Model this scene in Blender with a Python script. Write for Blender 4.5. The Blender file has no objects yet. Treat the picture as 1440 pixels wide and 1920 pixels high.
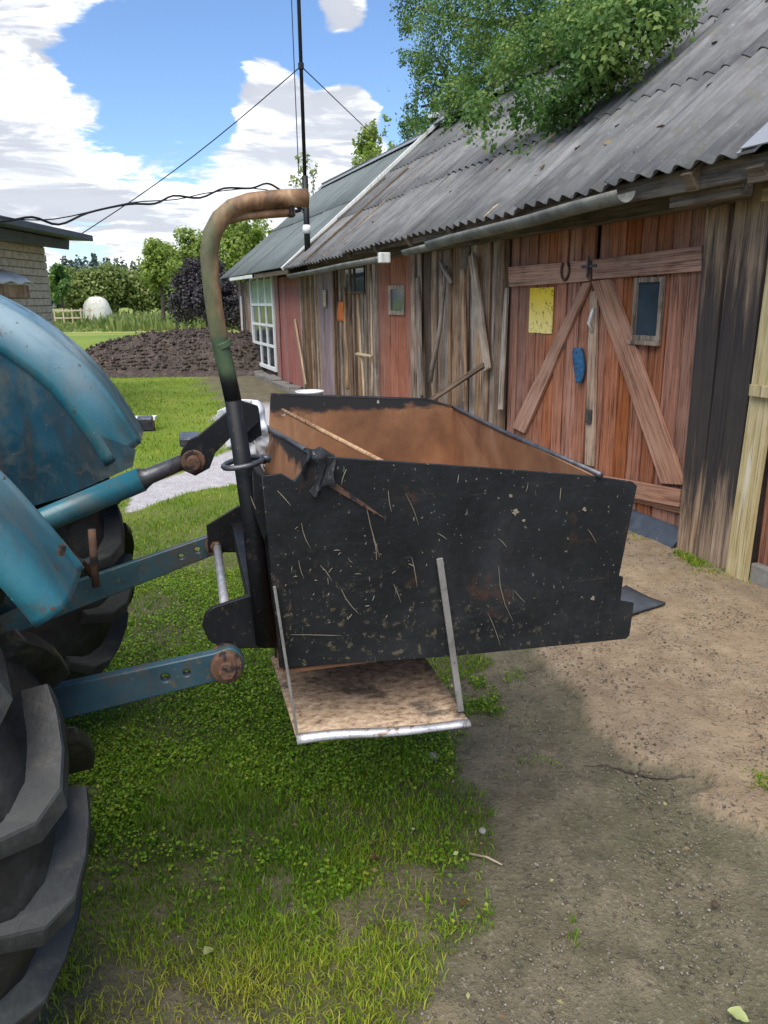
import bpy, bmesh, math, random
import numpy as np
from mathutils import Vector, Matrix, noise as mnoise

random.seed(7)
rng = np.random.default_rng(11)
scene = bpy.context.scene
col = scene.collection
R_ = math.radians

# ------------------------------------------------------------------ camera
F_PX, CAM_H = 1440.0, 1.5                      # focal length in pixels of the 1440x1920 frame, eye height
_dn = np.array([70., 5190., 1440.]); _dn /= np.linalg.norm(_dn)
_fh = np.array([0, 0, 1.]) - _dn * _dn[2]; _fh /= np.linalg.norm(_fh)
_rt = np.cross(_dn, _fh)
RW = np.stack([_rt, _fh, -_dn])                # world axes written in (right, down, forward)
CAM = np.array([0., 0., CAM_H])
def ray(px, py): return RW @ np.array([(px-720)/F_PX, (py-960)/F_PX, 1.])
def gnd(px, py, z=0.):
    d = ray(px, py); return CAM + d*((z-CAM_H)/d[2])
def at_y(px, py, Y):
    d = ray(px, py); return CAM + d*(Y/d[1])
def on_plane(px, py, p, n):
    d = ray(px, py); return CAM + d*(np.dot(np.array(p)-CAM, n)/np.dot(d, n))

cam_d = bpy.data.cameras.new('camera')
cam = bpy.data.objects.new('camera', cam_d); col.objects.link(cam)
_r, _u, _b = RW @ np.array([1, 0, 0.]), RW @ np.array([0, -1., 0]), RW @ np.array([0, 0, -1.])
cam.matrix_world = Matrix(((_r[0], _u[0], _b[0], 0), (_r[1], _u[1], _b[1], 0), (_r[2], _u[2], _b[2], CAM_H), (0, 0, 0, 1)))
cam_d.sensor_fit = 'VERTICAL'; cam_d.sensor_height = 24.0; cam_d.lens = 24.0*F_PX/1920.0
cam_d.clip_start = 0.05; cam_d.clip_end = 5000
scene.camera = cam

# ------------------------------------------------------------------ light
SUN_AZ, SUN_EL = math.atan2(-0.34, -0.90), R_(58)      # azimuth from +Y towards +X
scene.view_settings.view_transform = 'Standard'; scene.view_settings.look = 'None'
scene.view_settings.exposure = 2.2; scene.view_settings.gamma = 1.0; scene.view_settings.use_curve_mapping = False
sun_d = bpy.data.lights.new('sun', 'SUN'); sun_d.energy = 1.15; sun_d.angle = R_(60); sun_d.color = (1.0, 0.95, 0.86)
sun = bpy.data.objects.new('sun', sun_d); col.objects.link(sun)
_sd = Vector((math.sin(SUN_AZ)*math.cos(SUN_EL), math.cos(SUN_AZ)*math.cos(SUN_EL), math.sin(SUN_EL)))
sun.rotation_euler = _sd.to_track_quat('Z', 'Y').to_euler(); sun.location = _sd*60

# ------------------------------------------------------------------ node helper
class NT:
    def __init__(s, tree): s.t = tree; s.n = tree.nodes; s.l = tree.links
    def new(s, typ, **kw):
        nd = s.n.new(typ)
        for k, v in kw.items(): setattr(nd, k, v)
        return nd
    def put(s, sock, v):
        if v is None: return
        if isinstance(v, bpy.types.NodeSocket): s.l.new(v, sock)
        else:
            if sock.type == 'RGBA' and len(v) == 3: v = (*v, 1)
            sock.default_value = v
    def math(s, op, a, b=None, c=None, clamp=False):
        nd = s.new('ShaderNodeMath', operation=op); nd.use_clamp = clamp
        for i, v in enumerate((a, b, c)):
            if v is not None: s.put(nd.inputs[i], v)
        return nd.outputs[0]
    def vmath(s, op, a, b=None):
        nd = s.new('ShaderNodeVectorMath', operation=op)
        s.put(nd.inputs[0], a)
        if b is not None: s.put(nd.inputs[1], b)
        return nd.outputs[1] if op in ('DOT_PRODUCT', 'LENGTH', 'DISTANCE') else nd.outputs[0]
    def mix(s, f, a, b, mode='MIX'):
        nd = s.new('ShaderNodeMix', data_type='RGBA', blend_type=mode); nd.clamp_factor = True
        s.put(nd.inputs[0], f); s.put(nd.inputs[6], a); s.put(nd.inputs[7], b)
        return nd.outputs[2]
    def ramp(s, f, stops, interp='LINEAR'):
        nd = s.new('ShaderNodeValToRGB'); cr = nd.color_ramp; cr.interpolation = interp
        while len(cr.elements) < len(stops): cr.elements.new(0.5)
        for e, (p, c) in zip(cr.elements, stops):
            e.position = p; e.color = (c, c, c, 1) if isinstance(c, (int, float)) else (*c, 1)
        s.put(nd.inputs[0], f); return nd.outputs[0]
    def step(s, f, lo, hi, a=0., b=1.):
        nd = s.new('ShaderNodeMapRange', interpolation_type='SMOOTHSTEP')
        s.put(nd.inputs[0], f); s.put(nd.inputs[1], lo); s.put(nd.inputs[2], hi); s.put(nd.inputs[3], a); s.put(nd.inputs[4], b)
        return nd.outputs[0]
    def noise(s, vec, scale, detail=4, rough=0.55, dist=0., dims='3D'):
        nd = s.new('ShaderNodeTexNoise', noise_dimensions=dims)
        s.put(nd.inputs['Vector'], vec); nd.inputs['Scale'].default_value = scale
        nd.inputs['Detail'].default_value = detail; nd.inputs['Roughness'].default_value = rough; nd.inputs['Distortion'].default_value = dist
        return nd.outputs[0]
    def voro(s, vec, scale, feat='F1', out=0):
        nd = s.new('ShaderNodeTexVoronoi', feature=feat); s.put(nd.inputs['Vector'], vec); nd.inputs['Scale'].default_value = scale
        return nd.outputs[out]
    def coord(s, which='Object'): return s.new('ShaderNodeTexCoord').outputs[which]
    def scale(s, vec, sc): return s.vmath('MULTIPLY', vec, sc)
    def rand(s): return s.new('ShaderNodeObjectInfo').outputs['Random']
    def xyz(s, vec):
        nd = s.new('ShaderNodeSeparateXYZ'); s.put(nd.inputs[0], vec); return nd.outputs
    def attr(s, name, out='Fac'):
        nd = s.new('ShaderNodeAttribute', attribute_name=name); return nd.outputs[out]

def material(name, fn):
    """fn(NT) -> dict(color, rough, metal, height, bump, spec, trans)"""
    m = bpy.data.materials.new(name); m.use_nodes = True
    t = m.node_tree; t.nodes.clear(); q = NT(t)
    out = q.new('ShaderNodeOutputMaterial'); p = q.new('ShaderNodeBsdfPrincipled')
    d = fn(q)
    q.put(p.inputs['Base Color'], d['color']); q.put(p.inputs['Roughness'], d.get('rough', 0.8))
    q.put(p.inputs['Metallic'], d.get('metal', 0.)); q.put(p.inputs['Specular IOR Level'], d.get('spec', 0.35))
    if 'height' in d:
        b = q.new('ShaderNodeBump'); b.inputs['Strength'].default_value = d.get('bump', 0.5)
        b.inputs['Distance'].default_value = d.get('dist', 0.01)
        q.put(b.inputs['Height'], d['height']); q.l.new(b.outputs[0], p.inputs['Normal'])
    surf = p.outputs[0]
    if d.get('leaf'):
        tr = q.new('ShaderNodeBsdfTranslucent'); q.put(tr.inputs[0], d['leaf'])
        mx = q.new('ShaderNodeMixShader'); mx.inputs[0].default_value = d.get('leafmix', 0.35)
        q.l.new(surf, mx.inputs[1]); q.l.new(tr.outputs[0], mx.inputs[2]); surf = mx.outputs[0]
    q.l.new(surf, out.inputs[0]); return m

# ------------------------------------------------------------------ sky
world = bpy.data.worlds.new('World'); scene.world = world; world.use_nodes = True
def build_sky():
    t = world.node_tree; t.nodes.clear(); q = NT(t)
    out = q.new('ShaderNodeOutputWorld'); bg = q.new('ShaderNodeBackground'); bg.inputs[1].default_value = 0.15
    sky = q.new('ShaderNodeTexSky', sky_type='NISHITA'); sky.sun_disc = False
    sky.sun_elevation = SUN_EL; sky.sun_rotation = SUN_AZ; sky.air_density = 1.0; sky.dust_density = 0.4; sky.ozone_density = 2.5
    d = q.vmath('NORMALIZE', q.coord('Generated')); x, y, z = q.xyz(d)
    zz = q.math('MAXIMUM', z, 0.0)
    den = q.math('ADD', zz, 0.10)
    cb = q.new('ShaderNodeCombineXYZ'); q.l.new(q.math('DIVIDE', x, den), cb.inputs[0]); q.l.new(q.math('DIVIDE', y, den), cb.inputs[1])
    v = cb.outputs[0]
    n1 = q.noise(q.vmath('ADD', v, (3.1, 1.7, 0)), 2.0, 12, 0.63, 0.5)
    cover = n1
    # cumulus heaps seen in the photograph (direction of each, angular size, weight)
    for px, py, rad, w in [(40, 40, .10, .24), (330, -10, .08, .42), (200, 10, .07, .2), (120, 205, .05, .16), (60, 120, .06, .2), (640, 10, .05, 1.15), (500, 172, .065, .72), (660, 185, .035, .65), (450, 310, .10, .22), (620, 300, .10, .26), (560, 215, .05, .2), (700, 240, .05, .3),
                           (60, 310, .16, .20), (330, 310, .15, .20), (560, 270, .10, .20), (200, 215, .03, .25), (320, 225, .03, .25), (60, 200, .03, .2), (430, 105, .15, -.46), (690, 80, .13, -.42), (290, 130, .11, -.46), (600, 60, .10, -.25), (830, 130, .12, -.3), (170, 478, .04, -.35), (170, 165, .07, -.34), (420, 215, .04, -.25)]:
        c = ray(px, py); c = c/np.linalg.norm(c)
        dist = q.vmath('DISTANCE', d, tuple(c))
        g = q.math('MULTIPLY', q.step(dist, 0.0, rad*1.6, 1., 0.), w)
        cover = q.math('ADD', cover, g)
    low = q.step(z, 0.02, 0.22, 0.10, -0.03)
    cover = q.math('ADD', cover, low)
    mask = q.step(cover, 0.49, 0.62)
    n2 = q.noise(q.vmath('ADD', q.scale(d, (2., 2., 9.)), (7.3, 2.2, 1)), 3.4, 8, 0.62, 0.5)
    shade = q.step(n2, 0.42, 0.58)
    ccol = q.mix(shade, (0.98, 1.02, 1.12), (2.5, 2.48, 2.45))
    thick = q.step(cover, 0.55, 0.95)
    ccol = q.mix(q.math('MULTIPLY', thick, 0.55), ccol, (1.15, 1.19, 1.28))
    blue = q.mix(1.0, sky.outputs[0], (0.215, 0.245, 0.285), 'MULTIPLY')
    c = q.mix(q.math('MULTIPLY', mask, 0.93), blue, ccol)
    q.l.new(c, bg.inputs[0]); q.l.new(bg.outputs[0], out.inputs[0])
build_sky()

# ------------------------------------------------------------------ mesh helpers
class MB:
    def __init__(s): s.v = []; s.f = []
    def add(s, vs, fs):
        o = len(s.v); s.v += [tuple(map(float, p)) for p in vs]; s.f += [tuple(i+o for i in f) for f in fs]; return s
    def box(s, lo, hi, jit=0.):
        (x0, y0, z0), (x1, y1, z1) = lo, hi
        P = [(x0,y0,z0),(x1,y0,z0),(x1,y1,z0),(x0,y1,z0),(x0,y0,z1),(x1,y0,z1),(x1,y1,z1),(x0,y1,z1)]
        if jit: P = [tuple(c+random.uniform(-jit, jit) for c in p) for p in P]
        return s.add(P, [(0,3,2,1),(4,5,6,7),(0,1,5,4),(1,2,6,5),(2,3,7,6),(3,0,4,7)])
    def bar(s, p, q, w, h, up=(0,0,1), w2=None, h2=None):
        p, q, up = Vector(p), Vector(q), Vector(up); d = (q-p).normalized()
        sx = d.cross(up)
        if sx.length < 1e-4: sx = d.cross(Vector((1,0,0)))
        sx.normalize(); sy = sx.cross(d).normalized(); P = []
        for c, ww, hh in ((p, w, h), (q, w2 or w, h2 or h)):
            for a, b in ((-1,-1),(1,-1),(1,1),(-1,1)): P.append(c+sx*a*ww/2+sy*b*hh/2)
        return s.add(P, [(0,1,2,3),(7,6,5,4),(0,4,5,1),(1,5,6,2),(2,6,7,3),(3,7,4,0)])
    def tube(s, pts, rad, seg=10, cap=True):
        pts = [Vector(p) for p in pts]; n = len(pts)
        rad = rad if hasattr(rad, '__len__') else [rad]*n
        ref = None; V = []; Fc = []
        for i, p in enumerate(pts):
            d = (pts[min(i+1, n-1)]-pts[max(i-1, 0)]).normalized()
            if ref is None:
                ref = d.cross(Vector((0,0,1)))
                if ref.length < 1e-3: ref = d.cross(Vector((1,0,0)))
            ref = (ref - d*ref.dot(d)).normalized(); b = d.cross(ref)
            for k in range(seg):
                a = 2*math.pi*k/seg; V.append(p+(ref*math.cos(a)+b*math.sin(a))*rad[i])
        for i in range(n-1):
            for k in range(seg):
                k2 = (k+1) % seg; Fc.append((i*seg+k, i*seg+k2, (i+1)*seg+k2, (i+1)*seg+k))
        if cap: Fc.append(tuple(range(seg))[::-1]); Fc.append(tuple((n-1)*seg+k for k in range(seg)))
        return s.add(V, Fc)
    def prism(s, poly, axis, lo, hi):
        """poly: 2D points, extruded along axis ('x','y','z') from lo to hi"""
        n = len(poly); V = []
        for t in (lo, hi):
            for a, b in poly: V.append((t, a, b) if axis == 'x' else (a, t, b) if axis == 'y' else (a, b, t))
        Fc = [tuple(range(n)), tuple(range(2*n-1, n-1, -1))]+[(i, i+n, (i+1) % n+n, (i+1) % n) for i in range(n)]
        return s.add(V, Fc)
    def mesh(s, name):
        me = bpy.data.meshes.new(name); me.from_pydata(s.v, [], s.f); me.update()
        bm = bmesh.new(); bm.from_mesh(me); bmesh.ops.recalc_face_normals(bm, faces=bm.faces); bm.to_mesh(me); bm.free()
        return me
    def build(s, name, m, parent=None, bevel=0., smooth=False, loc=None, rot=None):
        o = obj(name, s.mesh(name), m, parent, smooth)
        if bevel:
            b = o.modifiers.new('bevel', 'BEVEL'); b.width = bevel; b.segments = 2; b.limit_method = 'ANGLE'; b.angle_limit = R_(40)
        if loc: o.location = loc
        if rot: o.rotation_euler = rot
        return o
def obj(name, me, m, parent=None, smooth=False):
    if m is not None and not me.materials: me.materials.append(m)
    if smooth: me.polygons.foreach_set('use_smooth', [True]*len(me.polygons))
    o = bpy.data.objects.new(name, me); col.objects.link(o)
    if parent: o.parent = parent
    return o
def np_mesh(name, verts, faces_flat, per, attrs=None):
    me = bpy.data.meshes.new(name); nf = len(faces_flat)//per
    me.vertices.add(len(verts)); me.vertices.foreach_set('co', np.asarray(verts, dtype=np.float32).ravel())
    me.loops.add(len(faces_flat)); me.loops.foreach_set('vertex_index', np.asarray(faces_flat, dtype=np.int32).ravel())
    me.polygons.add(nf); me.polygons.foreach_set('loop_start', np.arange(0, nf*per, per, dtype=np.int32))
    me.update(calc_edges=True)
    for k, v in (attrs or {}).items():
        a = me.attributes.new(k, 'FLOAT', 'POINT'); a.data.foreach_set('value', np.asarray(v, dtype=np.float32))
    return me
def tag(o, label=None, cat=None, group=None, kind=None):
    if label: o['label'] = label
    if cat: o['category'] = cat
    if group: o['group'] = group
    if kind: o['kind'] = kind
    return o
def empty(name, loc=(0,0,0), rz=0., parent=None):
    o = bpy.data.objects.new(name, None); col.objects.link(o); o.location = loc; o.rotation_euler = (0,0,rz)
    o.empty_display_size = 0.1
    if parent: o.parent = parent
    return o
def plate(name, outline, y0, y1, m, parent, holes=(), bevel=0.002):
    """flat plate in the local x-z plane between y0 and y1, with round holes"""
    cu = bpy.data.curves.new(name, 'CURVE'); cu.dimensions = '2D'; cu.fill_mode = 'BOTH'
    cu.extrude = max(abs(y1-y0)/2-bevel, 1e-4); cu.bevel_depth = bevel; cu.bevel_resolution = 1
    def spl(P):
        sp = cu.splines.new('POLY'); sp.points.add(len(P)-1); sp.use_cyclic_u = True
        for pt, (a, b) in zip(sp.points, P): pt.co = (a, b, 0, 1)
    spl(outline)
    for hx, hz, hr in holes: spl([(hx+hr*math.cos(k*math.pi/8), hz+hr*math.sin(k*math.pi/8)) for k in range(16)])
    tmp = bpy.data.objects.new('tmp', cu); me = bpy.data.meshes.new_from_object(tmp)
    bpy.data.objects.remove(tmp); bpy.data.curves.remove(cu)
    ym = (y0+y1)/2
    me.transform(Matrix(((1,0,0,0),(0,0,-1,ym),(0,1,0,0),(0,0,0,1))))
    me.name = name; me.materials.clear()
    return obj(name, me, m, parent)

# 2D value noise for placing things
_perm = rng.random((256, 256))
def vnoise(x, y):
    xi, yi = np.floor(x).astype(int), np.floor(y).astype(int); fx, fy = x-xi, y-yi
    fx, fy = fx*fx*(3-2*fx), fy*fy*(3-2*fy)
    g = lambda i, j: _perm[i % 256, j % 256]
    return (g(xi,yi)*(1-fx)+g(xi+1,yi)*fx)*(1-fy)+(g(xi,yi+1)*(1-fx)+g(xi+1,yi+1)*fx)*fy
def fbm(x, y, o=4):
    s, a, t = 0, .5, 0
    for k in range(o): s = s+a*vnoise(x*2**k+17*k, y*2**k+31*k); t += a; a *= .5
    return s/t
def sstep(x, a, b):
    t = np.clip((x-a)/(b-a), 0, 1); return t*t*(3-2*t)
def poly_sd(x, y, P):
    """signed distance to a polygon, positive inside"""
    P = np.asarray(P)[:, :2]; x, y = np.asarray(x, float), np.asarray(y, float)
    best = np.full(x.shape, 1e9); ins = np.zeros(x.shape, bool)
    for i in range(len(P)):
        a, b = P[i], P[(i+1) % len(P)]; e = b-a
        t = np.clip(((x-a[0])*e[0]+(y-a[1])*e[1])/(e@e), 0, 1)
        best = np.minimum(best, np.hypot(x-a[0]-t*e[0], y-a[1]-t*e[1]))
        c = (a[1] > y) != (b[1] > y)
        with np.errstate(divide='ignore', invalid='ignore'):
            ins ^= c & (x < (b[0]-a[0])*(y-a[1])/(b[1]-a[1]+1e-12)+a[0])
    return np.where(ins, best, -best)

# ------------------------------------------------------------------ materials
MT = {}
def wood(name, dark, mid, light, grain=1.0, axis='z', rough=0.85, wear=None, wearcol=(.5,.45,.4), spread=0.35, stain=None):
    def fn(q):
        r = q.rand(); off = q.new('ShaderNodeCombineXYZ'); q.l.new(q.math('MULTIPLY', r, 37.), off.inputs[0]); q.l.new(q.math('MULTIPLY', r, 11.), off.inputs[2])
        v = q.vmath('ADD', q.coord('Object'), off.outputs[0])
        sc = {'z': (26., 26., 1.3), 'x': (1.3, 26., 26.), 'y': (26., 1.3, 26.)}[axis]
        g = q.noise(q.scale(v, sc), 1.6*grain, 7, 0.65, 0.6)
        fine = q.noise(q.scale(v, tuple(c*2.6 if c > 2 else c*.8 for c in sc)), 2.2*grain, 5, 0.6, .25)
        blot = q.noise(v, 3.0, 5, 0.6, 0.3)
        c = q.ramp(g, [(0.28, dark), (0.46, mid), (0.72, light)])
        c = q.mix(q.step(fine, 0.36, 0.49, 0.88, 0.), c, dark)
        c = q.mix(q.step(blot, 0.42, 0.72, 0., 0.55), c, light)
        if wear:
            w = q.noise(q.scale(v, tuple(x*.35 for x in sc)), 1.9, 6, 0.65)
            c = q.mix(q.step(w, 1-wear, 1-wear+.10, 0., .8), c, wearcol)
        if stain:
            zz = q.xyz(q.coord('Object'))[2]
            w = q.math('ADD', q.math('MULTIPLY', q.math('SUBTRACT', q.noise(q.scale(v, (16., 16., 1.1)), 1.5, 7, .65), .5), 1.7), zz)
            c = q.mix(q.math('MULTIPLY', q.step(w, stain[0]-.25, stain[0]+.3), q.step(w, stain[1]-.3, stain[1]+.35, .93, 0.)), c, stain[2])
        hv = q.math('ADD', q.math('MULTIPLY', r, spread*2), 1-spread)
        c = q.mix(1., c, q.ramp(hv, [(0, 0.), (1, 1.)]), 'MULTIPLY') if False else q.vmath('SCALE', c) if False else c
        nd = q.new('ShaderNodeHueSaturation'); q.put(nd.inputs['Color'], c); q.put(nd.inputs['Value'], hv)
        q.put(nd.inputs['Saturation'], q.math('ADD', q.math('MULTIPLY', q.math('FRACT', q.math('MULTIPLY', r, 7.7)), .4), .85)); nd.inputs['Fac'].default_value = 1
        h = q.math('ADD', q.math('MULTIPLY', g, 0.7), q.math('MULTIPLY', fine, 0.3))
        return dict(color=nd.outputs[0], rough=rough, height=h, bump=0.9, dist=0.006, spec=.25)
    MT[name] = material(name, fn)
wood('weathered_wood', (.022,.014,.010), (.23,.142,.090), (.50,.355,.24))
wood('grey_wood', (.03,.024,.020), (.23,.18,.14), (.50,.41,.33))
wood('dark_wood', (.018,.014,.011), (.11,.075,.052), (.24,.17,.12))
wood('door_red', (.040,.018,.013), (.29,.118,.070), (.42,.205,.132), wear=.40, wearcol=(.27,.17,.11), spread=.22)
wood('rail_red', (.09,.040,.026), (.34,.165,.10), (.46,.265,.18), axis='x', wear=.24, wearcol=(.5,.40,.33), spread=.1)
wood('red_panel', (.10,.038,.024), (.36,.135,.080), (.44,.19,.125), wear=.26, wearcol=(.3,.19,.13), spread=.08)
wood('pink_panel', (.12,.055,.048), (.31,.135,.115), (.38,.18,.155), wear=.22, wearcol=(.3,.22,.2), spread=.08)
wood('violet_panel', (.13,.09,.09), (.27,.205,.21), (.36,.28,.28), wear=.22, wearcol=(.3,.22,.2), spread=.08)
wood('post_wood', (.045,.030,.02), (.26,.175,.115), (.42,.31,.21), spread=.12, stain=(.38, 1.75, (.022,.021,.023)))
wood('yellow_wood', (.22,.17,.09), (.42,.35,.20), (.56,.49,.34), wear=.42, wearcol=(.62,.58,.50), spread=.08)
wood('grey_bar', (.03,.024,.020), (.23,.18,.14), (.50,.41,.33), axis='x')
wood('brown_bar', (.022,.014,.010), (.20,.125,.080), (.42,.30,.20), axis='x')
wood('pale_stick', (.16,.12,.07), (.42,.33,.21), (.60,.50,.36), axis='x', spread=.1)
wood('beam_wood', (.03,.024,.018), (.13,.10,.072), (.24,.19,.14), axis='x', spread=.2)
wood('bark', (.02,.016,.012), (.075,.055,.04), (.15,.12,.09), spread=.1)
wood('white_wood', (.35,.34,.31), (.66,.66,.62), (.75,.75,.72), spread=.06)

def roof_mat(name, base, dark, light, moss):
    def fn(q):
        r = q.rand(); v = q.vmath('ADD', q.coord('Object'), (0, 0, 0))
        off = q.new('ShaderNodeCombineXYZ'); q.l.new(q.math('MULTIPLY', r, 23.), off.inputs[0])
        v2 = q.vmath('ADD', v, off.outputs[0])
        st = q.noise(q.scale(v2, (14., 1.6, 1.6)), 1.2, 6, .65, .2)
        bl = q.noise(v2, 2.2, 6, .62)
        sp = q.noise(v2, 38, 3, .6)
        c = q.ramp(st, [(.3, dark), (.5, base), (.75, light)])
        c = q.mix(q.step(bl, .46, .66, 0., .7), c, dark)
        c = q.mix(q.step(sp, .63, .72, 0., .75), c, light)
        c = q.mix(q.math('MULTIPLY', q.step(q.noise(v2, 6, 5, .7), .55, .66), .55), c, moss)
        nd = q.new('ShaderNodeHueSaturation'); q.put(nd.inputs['Color'], c); q.put(nd.inputs['Value'], q.math('ADD', q.math('MULTIPLY', r, .34), .83)); nd.inputs['Fac'].default_value = 1
        return dict(color=nd.outputs[0], rough=.9, height=q.noise(v2, 60, 4, .6), bump=.35, dist=.004, spec=.2)
    MT[name] = material(name, fn)
roof_mat('roof_sheet', (.165,.163,.160), (.095,.095,.096), (.25,.245,.235), (.14,.13,.10))
roof_mat('roof_far', (.15,.17,.165), (.115,.13,.128), (.19,.21,.20), (.13,.155,.13))

def simple(name, base, rough=.6, metal=0., var=.25, scale=8., spec=.35, second=None, thr=.58, soft=.08, fine=None, bump=.25, dist=.003):
    def fn(q):
        r = q.rand(); off = q.new('ShaderNodeCombineXYZ'); q.l.new(q.math('MULTIPLY', r, 13.), off.inputs[1])
        v = q.vmath('ADD', q.coord('Object'), off.outputs[0])
        n = q.noise(v, scale, 6, .6, .2); lo = tuple(c*(1-var) for c in base); hi = tuple(min(1, c*(1+var)) for c in base)
        c = q.ramp(n, [(.3, lo), (.7, hi)])
        if second:
            m2 = q.step(q.noise(v, scale*1.7, 7, .66, .4), thr, thr+soft); c = q.mix(m2, c, second)
        if fine:
            c = q.mix(q.step(q.noise(v, scale*9, 4, .6), .60, .68, 0., .8), c, fine)
        return dict(color=c, rough=rough, metal=metal, spec=spec, height=q.noise(v, scale*7, 5, .6), bump=bump, dist=dist)
    MT[name] = material(name, fn)
def teal(name, base, dirt, amount):
    def fn(q):
        v = q.coord('Object'); n = q.noise(v, 5, 7, .62, .3)
        c = q.ramp(n, [(.3, tuple(x*.6 for x in base)), (.5, base), (.72, tuple(min(1, x*1.5+.012) for x in base))])
        st = q.noise(q.scale(v, (9., 9., 1.6)), 1.7, 7, .66, .5)
        c = q.mix(q.step(st, .62-amount*.25, .78-amount*.2, 0., .85), c, dirt)
        bl = q.noise(v, 11, 7, .68, .6); c = q.mix(q.step(bl, .55, .68, 0., .7), c, (.060,.066,.058))
        c = q.mix(q.step(q.noise(v, 3.3, 8, .7, .8), .52, .66, 0., .6), c, (.10,.115,.10))
        sky_sheen = q.math('MULTIPLY', q.attr('sky_sheen'), q.step(q.noise(v, 4, 5, .6, .3), .25, .55, .35, .95)); c = q.mix(sky_sheen, c, (.30,.39,.42))  # paints the sky's pale highlight into the teal along the fender shoulder
        ch = q.noise(v, 34, 5, .7, .3); c = q.mix(q.step(ch, .64, .67), c, (.09,.055,.034))
        sc = q.noise(q.scale(v, (3., 3., 1.)), 60, 3, .6); c = q.mix(q.step(sc, .70, .73, 0., .8), c, (.30,.36,.36))
        r = q.math('ADD', q.step(st, .45, .75, .26, .62), q.math('MULTIPLY', ch, .1))
        return dict(color=c, rough=r, spec=.6, height=q.math('ADD', q.noise(v, 3.2, 3, .5), q.math('MULTIPLY', q.step(ch, .63, .67), .05)), bump=.3, dist=.012)
    MT[name] = material(name, fn)
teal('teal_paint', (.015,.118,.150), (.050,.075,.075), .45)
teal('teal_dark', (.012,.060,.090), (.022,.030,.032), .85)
simple('teal_bar', (.026,.068,.086), rough=.45, var=.35, scale=9, spec=.5, second=(.055,.06,.058), thr=.47, soft=.16, fine=(.12,.08,.05), bump=.2)
simple('black_paint', (.0095,.0100,.0112), rough=.5, var=.5, scale=9, spec=.22, second=(.030,.027,.024), thr=.60, fine=(.05,.035,.025), bump=.2)
simple('rust_dark', (.10,.052,.031), rough=.75, var=.5, scale=16, spec=.3, second=(.02,.018,.017), thr=.52, bump=.4)
simple('rubber_clean', (.030,.031,.031), rough=.75, var=.3, scale=6, second=(.075,.075,.07), thr=.55, soft=.2, spec=.3)
simple('bright_steel', (.56,.55,.56), rough=.4, metal=.6, var=.25, scale=24, second=(.28,.22,.17), thr=.56, fine=(.14,.10,.075))
simple('oily_steel', (.10,.10,.105), rough=.38, metal=.6, var=.5, scale=25, second=(.05,.035,.025))
simple('gutter_metal', (.15,.15,.135), rough=.8, var=.45, scale=7, second=(.12,.13,.07), thr=.56, soft=.12, fine=(.26,.26,.235))
simple('zinc_sheet', (.32,.33,.34), rough=.5, metal=.3, var=.2, scale=4, second=(.28,.27,.26), thr=.6)
simple('white_paint', (.72,.73,.70), rough=.55, var=.1, scale=12, second=(.42,.40,.35), thr=.62)
simple('green_curtain', (.34,.42,.30), rough=.9, var=.25, scale=9)
simple('glass_dark', (.03,.045,.060), rough=.08, var=.3, scale=3, spec=.6, bump=.02)
simple('concrete', (.50,.47,.46), rough=.9, var=.12, scale=3, second=(.36,.33,.29), thr=.6, fine=(.3,.27,.23))
simple('brick', (.62,.55,.47), rough=.9, var=.25, scale=11, second=(.42,.36,.29), thr=.6)
simple('mortar', (.26,.235,.21), rough=.95, var=.2, scale=20)
simple('slate_fascia', (.10,.115,.13), rough=.6, var=.2, scale=5)
simple('stone', (.20,.185,.165), rough=.9, var=.3, scale=14, second=(.13,.12,.10))
simple('clod', (.055,.038,.026), rough=.95, var=.4, scale=20)
simple('soil', (.075,.056,.047), rough=.97, var=.55, scale=7, second=(.15,.115,.092), thr=.53, fine=(.22,.18,.14), bump=.9, dist=.05)
simple('cable', (.012,.012,.013), rough=.5, var=.1)
simple('rag', (.016,.016,.018), rough=.8, var=.4, scale=40, second=(.07,.07,.072), thr=.56, bump=.6)
simple('blue_cloth', (.028,.105,.21), rough=.85, var=.35, scale=30, second=(.015,.03,.06), thr=.56, bump=.5)
simple('orange_cloth', (.62,.17,.035), rough=.8, var=.2, scale=10)
simple('mat_rubber', (.055,.064,.078), rough=.5, var=.3, scale=10, second=(.10,.11,.12), thr=.6)
simple('haystack', (.60,.58,.50), rough=.95, var=.2, scale=3, second=(.40,.37,.27))
simple('tub_plastic', (.72,.73,.74), rough=.4, var=.08, scale=5)
simple('straw', (.21,.175,.12), rough=.85, var=.3, scale=30)

def poster_fn(q):
    v = q.coord('Object'); x, y, z = q.xyz(v)
    n = q.noise(v, 5, 4, .6); c = q.ramp(n, [(.3, (.70,.45,.012)), (.7, (.86,.62,.035))])
    c = q.mix(q.step(z, .0, .34, .75, 0.), c, (.84,.72,.30))
    w = q.noise(q.scale(v, (1., 1., .7)), 14, 3, .55, 1.2)
    line = q.step(q.math('ABSOLUTE', q.math('SUBTRACT', w, .5)), .006, .020, 1., 0.)
    m = q.math('MULTIPLY', line, q.step(q.noise(v, 6, 2), .40, .46))
    c = q.mix(q.math('MULTIPLY', m, .9), c, (.05,.045,.02))
    return dict(color=c, rough=.6)
MT['poster'] = material('poster', poster_fn)

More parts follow.
